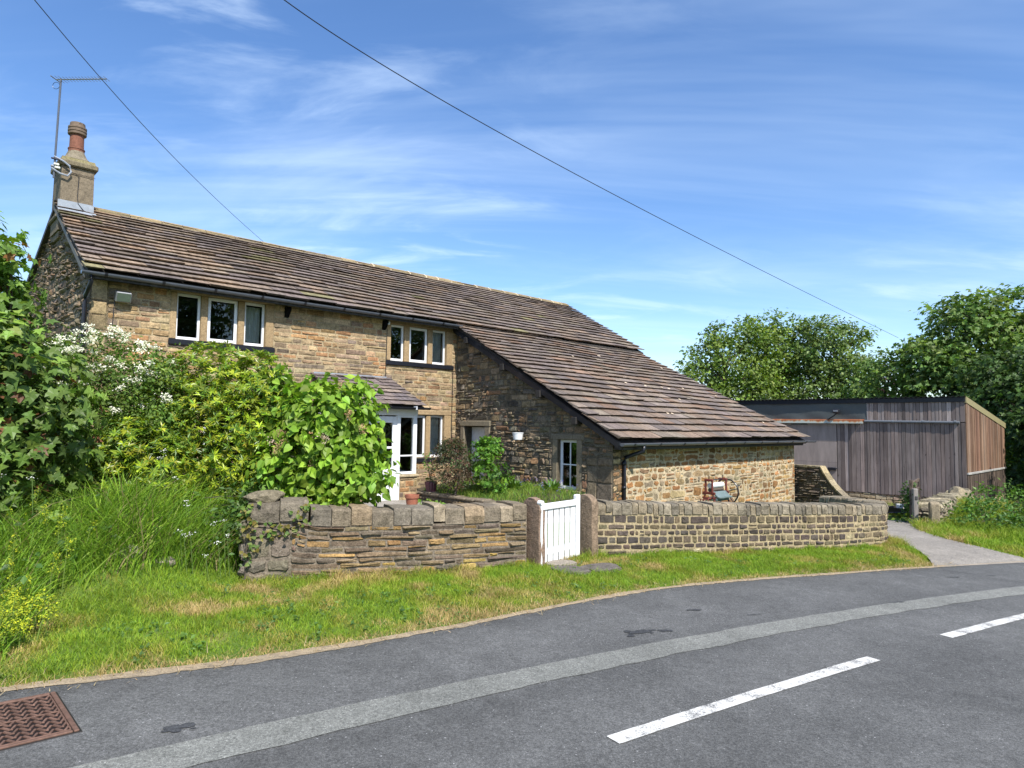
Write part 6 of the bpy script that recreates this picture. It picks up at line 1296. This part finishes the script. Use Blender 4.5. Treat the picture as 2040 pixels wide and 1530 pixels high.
tag(leaf_mesh('bluebells', P, nrm_(RNG.normal(0, 1, (q, 3))), nrm_(RNG.normal(0, 1, (q, 3))), RNG.uniform(.02, .035, q), 'oval', pal([(.16, .15, .42), (.22, .20, .5)], q), M['petal']), 'small violet blue flowers in the bed by the wing window', 'flowers', kind='stuff')
for (s, w, lab) in ((-.7, 2.9, 'strappy green plant clump in the bed below the hanging pot'), (-.25, 3.65, 'leafy green plant clump in the bed left of the wing window')):
    n = 60; P0 = W(s, w, bed_z(s, w)); th = RNG.uniform(0, 6.3, n); P = P0 + np.stack([.03 * np.cos(th), .03 * np.sin(th), 0 * th], 1); D = nrm_(np.stack([np.cos(th), np.sin(th), RNG.uniform(.5, 2.2, n)], 1)); t = thing('garden_plant', lab, 'plant', P0); leaf_mesh('leaves', P, D, nrm_(np.cross(D, np.cross(ZX[None, :], D))), RNG.uniform(.2, .34, n), 'lance', pal([(.10, .21, .03), (.14, .26, .035)], n), M['leaf'], t)
# potted plants
n = 40; P = PT + np.array([0, 0, .24]) + RNG.normal(0, .06, (n, 3)) * np.array([1, 1, .6]) + np.array([0, 0, .04]); t = thing('potted_plant', 'straggly yellow-green plant growing in the plum pot', 'plant', PT + np.array([0, 0, .24])); leaf_mesh('leaves', P, nrm_(RNG.normal(0, 1, (n, 3)) + np.array([0, 0, .6])), nrm_(RNG.normal(0, .5, (n, 3)) + np.array([0, -.4, 1])), RNG.uniform(.05, .09, n), 'oval', pal([(.18, .22, .03), (.10, .18, .03)], n), M['leaf'], t)
mb = MB(); top = PT + np.array([-.02, 0, .26])
for k in range(5): e = top + np.array([random.uniform(-.2, .12), random.uniform(-.1, .1), random.uniform(.3, .62)]); mb.tube([top, (top + e) / 2 + np.array([.03, 0, .05]), e], .006, 4)
mb.build('stem', M['bark'], t)
P = np.concatenate([top + (np.array([dx, dyy, dz]) * f)[None, :] + RNG.normal(0, .035, (5, 3)) for dx, dyy, dz in ((-.15, 0, .55), (-.05, .05, .6), (.08, -.04, .45), (-.1, -.05, .4)) for f in (.6, .8, 1)]); n = len(P); leaf_mesh('sprigs', P, nrm_(RNG.normal(0, 1, (n, 3))), nrm_(RNG.normal(0, .5, (n, 3)) + np.array([0, -.5, .8])), RNG.uniform(.05, .08, n), 'oval', pal([(.10, .19, .03)], n), M['leaf'], t)
n = 46; P = PTe + np.array([.32, .15, .12]) + RNG.normal(0, 1, (n, 3)) * np.array([.16, .1, .06]); t = thing('garden_plant', 'low leafy plant beside the terracotta pot', 'plant', PTe + np.array([.32, .15, .0])); leaf_mesh('leaves', P, nrm_(RNG.normal(0, 1, (n, 3)) + np.array([0, -.2, .3])), nrm_(RNG.normal(0, .4, (n, 3)) + np.array([0, -.3, 1])), RNG.uniform(.06, .10, n), 'heart', pal([(.13, .24, .03), (.18, .27, .04)], n), M['leaf'], t)
# --- yellow and white wild flowers of the bank
n = 64; bx = np.r_[RNG.uniform(-3.72, -3.2, 34), RNG.uniform(-4.4, -3.5, 26)]; by = np.r_[RNG.uniform(4.25, 4.95, 34), RNG.uniform(4.8, 5.9, 26)]; okk = (by - yE(bx)) > .3; bx, by = bx[okk], by[okk]; cs = []; mb = MB()
for x, y in zip(bx, by):
    b = np.array([x, y, zh(x, y)]); l = random.uniform(.16, .36) + (.14 if y > 4.95 else 0); e = b + np.array([random.uniform(-.06, .12), random.uniform(-.08, .05), l]); mb.tube([b, (b + e) / 2 + np.array([0, 0, .03]), e], [.004, .004, .002], 4, (.14, .2, .04), cap=False)
    for f in (.72, .82, .91, 1.0): cs.append(b + (e - b) * f + RNG.normal(0, .008, 3))
t = thing('wildflowers', 'yellow-green crosswort flower stems at the road end of the bank', 'wildflowers', (-3.6, 4.9, .1)); t['kind'] = 'stuff'
mb.build('stems', M['tint'], t, True); cs = np.array(cs); P = (cs[:, None] + RNG.normal(0, .014, (len(cs), 14, 3))).reshape(-1, 3); q = len(P); leaf_mesh('flower_heads', P, nrm_(RNG.normal(0, 1, (q, 3))), nrm_(RNG.normal(0, .6, (q, 3)) + np.array([0, -.3, .9])), RNG.uniform(.012, .024, q), 'oval', pal([(.44, .46, .03), (.36, .41, .035), (.24, .33, .04)], q), M['petal'], t)
wp = [(-3.85, 7.15, .75), (-3.8, 7.1, .7), (-3.7, 7.05, .62), (-3.45, 6.85, .55), (-3.2, 6.6, .50), (-3.15, 6.55, .5), (-2.95, 6.65, .42), (-2.82, 6.6, .52), (-2.78, 6.6, .38), (-2.8, 6.45, .33), (-3.1, 6.3, .34), (-3.05, 6.28, .33), (-3.0, 6.3, .36), (-2.85, 6.3, .22), (-4.35, 5.6, .62), (-4.28, 5.62, .58), (-4.05, 5.65, .6), (-4.45, 5.5, .42), (-3.6, 6.9, .75), (-3.62, 6.88, .68)]
cs = np.array([(x, y, zh(x, y) + z * .95 + .05) for x, y, z in wp]); mb = MB()
for c_ in cs: mb.tube([(c_[0] + .03, c_[1] + .02, zh(c_[0], c_[1])), tuple(c_)], .003, 4, (.12, .18, .05), cap=False)
t = thing('wildflowers', 'scattered small white flower heads in the long grass', 'wildflowers', (-3.3, 6.5, .2)); t['kind'] = 'stuff'; mb.build('stems', M['tint'], t, True)
P = (cs[:, None] + RNG.normal(0, .018, (len(cs), 12, 3)) * np.array([1, 1, .5])).reshape(-1, 3); q = len(P); leaf_mesh('flower_heads', P, nrm_(RNG.normal(0, 1, (q, 3)) * np.array([1, 1, .3])), nrm_(RNG.normal(0, .4, (q, 3)) + np.array([0, -.4, 1])), RNG.uniform(.012, .022, q), 'oval', pal([(.8, .8, .78)], q, .04), M['petal'], t)
# dock and broad weeds in the bank
n = 420; X = RNG.uniform(-5.2, -3.2, n); Y = RNG.uniform(4.6, 6.6, n); ok = (RNG.random(n) < tall_mask(X, Y)) & (Y - yE(X) > .4); X, Y = X[ok], Y[ok]; n = len(X); P = np.stack([X, Y, H(X, Y) + RNG.uniform(.06, .34, n)], 1)
tag(leaf_mesh('weeds', P, nrm_(RNG.normal(0, 1, (n, 3)) + np.array([0, -.3, .2])), nrm_(RNG.normal(0, .4, (n, 3)) + np.array([.1, -.5, .9])), RNG.uniform(.05, .11, n), 'oval', pal([(.06, .13, .03), (.08, .16, .035)], n), M['leaf']), 'broad leaved weeds among the long grass', 'weeds', kind='stuff')
n = 700; X = RNG.uniform(-3.3, 6.2, n); Y = yE(X) + RNG.uniform(.15, 2.4, n); ok = (Y < wallY(np.clip(X, -2.6, 6.2)) + .02) & (RNG.random(n) > tall_mask(X, Y)) & (vn(X, Y, 2.3) > .5); X, Y = X[ok], Y[ok]; k5 = 5
P = (np.stack([X, Y, H(X, Y) + .03], 1)[:, None] + RNG.normal(0, .02, (len(X), k5, 3)) * np.array([1, 1, .4])).reshape(-1, 3); n = len(P)
tag(leaf_mesh('weeds', P, nrm_(RNG.normal(0, 1, (n, 3))), nrm_(RNG.normal(0, .35, (n, 3)) + np.array([.1, -.2, 1])), RNG.uniform(.025, .05, n), 'oval', pal([(.09, .17, .03), (.12, .20, .035), (.07, .14, .03)], n), M['leaf']), 'low broad leaved weeds scattered through the mown verge', 'weeds', kind='stuff')
# --- right bank bushes
for cen_, rad_, ncl, lab, cl in (((9.75, 13.9, -.12), (.55, .8, .42), 150, 'lush green bramble bush growing at the foot of the dry stone wall', ((.085, .18, .03), (.11, .22, .03), (.07, .15, .03))),
                             ((11.0, 14.6, -.02), (.85, .9, .55), 220, 'bright green bramble bush below the pale stone base of the shed', ((.10, .20, .03), (.13, .24, .035), (.08, .165, .03))),
                             ((10.9, 13.2, -.25), (1.0, .7, .5), 230, 'sprawling yellowish bramble bush on the bank at the right edge', ((.11, .18, .035), (.14, .20, .04), (.085, .15, .03))),
                             ((12.6, 15.2, -.1), (1.0, .9, .62), 200, 'green bramble bush at the far right below the trees', ((.08, .16, .03), (.11, .20, .035)))):
    d = crown([(cen_, rad_), ((cen_[0] + .3, cen_[1] - .3, cen_[2] - .15), tuple(.7 * a for a in rad_), .4)], ncl, 12, .12, .5, size=(.06, .11), up=.45, rnd_=.5, cols=cl, cvar=.2)
    plant('bramble_bush', lab, 'bush', (cen_[0], cen_[1], zh(cen_[0], cen_[1])), d, 'oval', M['leaf'], ((cen_[0], cen_[1], cen_[2] + .1), .02, 30), 'bramble bushes by the lane')
d = crown([((8.8, 14.8, -.25), (.16, .35, .26)), ((8.6, 14.5, -.38), (.2, .25, .15)), ((8.80, 14.75, .1), (.05, .2, .4), .10)], 66, 12, .09, .6, size=(.05, .09), up=.4, rnd_=.5, cols=((.06, .12, .03), (.08, .16, .03)))
plant('climbing_weed', 'leafy weeds climbing the foot of the old field gate', 'weeds', (8.75, 14.7, -.5), d, 'oval', M['leaf'])
# --- trees
def tree(label, base, ells, trunk_top, r0, ncl, nl, cr, size, cols, shape='spray', name='tree', group=None, nlimb=60, shell=.55, cut=.6, up=.45, mat='leaf', cvar=.2, wob=.15, droop=.1):
    d = crown(ells, ncl, nl, cr, shell, flat=.6, size=size, cols=cols, up=up, rnd_=.5, cut=cut, cvar=cvar, droop=droop); t = thing(name, label, 'tree', base, group); leaf_mesh('crown', *d[:4], shape, d[4], M[mat], t)
    mb = MB(); limbs(base, trunk_top, d[5], r0, nlimb, mb, wob=wob); mb.build('trunk', M['bark'], t); return t
bc = ((.14, .215, .035), (.165, .24, .04), (.115, .185, .035), (.19, .26, .045))
T1 = tree('broad beech tree with rounded top, leftmost behind the shed', (14.6, 46, -1.6), [((13.6, 46, 5.0), (2.0, 2.2, 3.0)), ((15.6, 46, 6.5), (2.3, 2.2, 2.8)), ((16.6, 46, 3.2), (2.3, 2.4, 2.6)), ((14, 45.5, 2.2), (2.4, 2.0, 1.8))], (14.9, 46, 6.5), .35, 430, 30, .55, (.16, .28), bc, 'spray', 'beech_tree', 'trees behind the shed')
T2 = tree('tallest of the beech trees behind the shed, with sky gaps', (19.4, 48, -1.6), [((18.6, 48, 7.4), (2.2, 2.2, 2.8)), ((20.4, 48, 7.2), (1.8, 2.0, 2.6)), ((19.4, 48, 3.6), (2.6, 2.2, 2.8)), ((18.0, 47.5, 3.4), (1.5, 1.5, 2.0))], (19.4, 48, 7.5), .38, 430, 30, .55, (.16, .28), bc, 'spray', 'beech_tree', 'trees behind the shed')
T3 = tree('beech tree standing right of the tallest one behind the shed', (23.0, 46, -1.6), [((21.8, 46, 7.2), (1.8, 2.0, 2.4)), ((23.4, 46, 6.2), (2.0, 2.0, 2.9)), ((23.4, 46, 2.9), (2.4, 2.0, 2.4)), ((21.0, 45.5, 3.6), (1.6, 1.6, 2.0))], (22.8, 46, 6.8), .34, 380, 30, .55, (.16, .28), ((.145, .21, .055), (.165, .23, .06), (.12, .185, .05)), 'spray', 'beech_tree', 'trees behind the shed')
tree('small dark purple leaved tree glimpsed between the larger trees', (26.3, 47, -1.6), [((26.2, 47, 5.0), (1.0, 1.0, 1.6)), ((26.2, 47, 3.0), (1.4, 1.2, 1.6))], (26.2, 47, 5.5), .15, 90, 24, .4, (.14, .24), ((.05, .022, .03), (.07, .03, .035)), 'spray', 'copper_beech_tree', nlimb=20)
sc_ = ((.12, .205, .04), (.15, .24, .05), (.10, .17, .035), (.19, .27, .06))
tree('large leafy sycamore tree towering at the right edge behind the shed', (23.8, 31, -2), [((23.3, 31, 5.6), (2.6, 2.6, 2.8)), ((21.2, 31, 5.6), (1.9, 2.2, 2.4)), ((19.8, 31, 4.8), (1.5, 1.8, 1.7)), ((25.8, 31, 5.0), (2.4, 2.4, 2.7)), ((19.9, 30.5, 3.4), (1.8, 2.0, 2.0)), ((22.5, 29.5, 2.8), (3.2, 2.2, 2.4)), ((26, 30, 1.5), (2.6, 2.2, 2.2))], (23.6, 31, 6.5), .4, 1250, 28, .48, (.15, .27), sc_, 'lobed', 'sycamore_tree', nlimb=90, droop=.4)
tree('smaller twiggy tree between the beeches and the big sycamore', (18.9, 33, -2), [((18.6, 33.2, 3.6), (1.6, 1.5, 2.0)), ((17.2, 33.5, 2.2), (1.7, 1.5, 1.4)), ((18.9, 33, 1.5), (1.6, 1.5, 1.4))], (18.8, 33.2, 5.2), .13, 340, 22, .4, (.13, .22), ((.13, .215, .045), (.11, .185, .04), (.17, .25, .055)), 'spray', 'tree', nlimb=60)
tree('dark shady tree overhanging the far end of the shed', (21.2, 25.6, -2), [((20.9, 26.0, 2.6), (1.7, 1.8, 2.0)), ((21.8, 25.2, .6), (2.0, 1.8, 1.8)), ((20.6, 27.2, -.9), (2.4, 1.8, 1.4)), ((20.4, 23.7, 1.5), (1.4, 1.2, 1.7)), ((20.6, 27.5, 3.6), (1.7, 1.6, 1.6))], (21, 25.9, 3.6), .2, 680, 24, .4, (.13, .22), ((.06, .11, .028), (.075, .135, .03), (.05, .09, .025)), 'lobed', 'tree', nlimb=60)
tree('round bushy tree just right of the shed end, near the lane bank', (17.4, 19.4, -1.4), [((17.9, 19.6, .4), (1.5, 1.3, 1.5)), ((18.6, 20.5, 1.6), (1.5, 1.4, 1.5))], (17.9, 19.8, 1.6), .12, 260, 22, .32, (.10, .18), ((.055, .105, .028), (.07, .13, .03)), 'lobed', 'tree', nlimb=40)
# trees across the road, seen in the window panes
for (x, y, src, sc2, rz) in ((33, 5, T1, 1.5, .3), (36, -2, T2, 1.5, 1.2), (32, -9, T3, 1.6, 2.0), (40, 11, T2, 1.45, 4.0), (30, -18, T1, 1.6, 3.0)):
    r_ = src.copy(); col.objects.link(r_); r_.location = (x, y, -2.2); r_.rotation_euler = (0, 0, rz); r_.scale = (sc2,) * 3; r_['group'] = 'trees across the road'; r_['label'] = 'tall tree across the road, reflected in the house windows'
    for ch_ in src.children:
        c2_ = ch_.copy(); col.objects.link(c2_); c2_.parent = r_
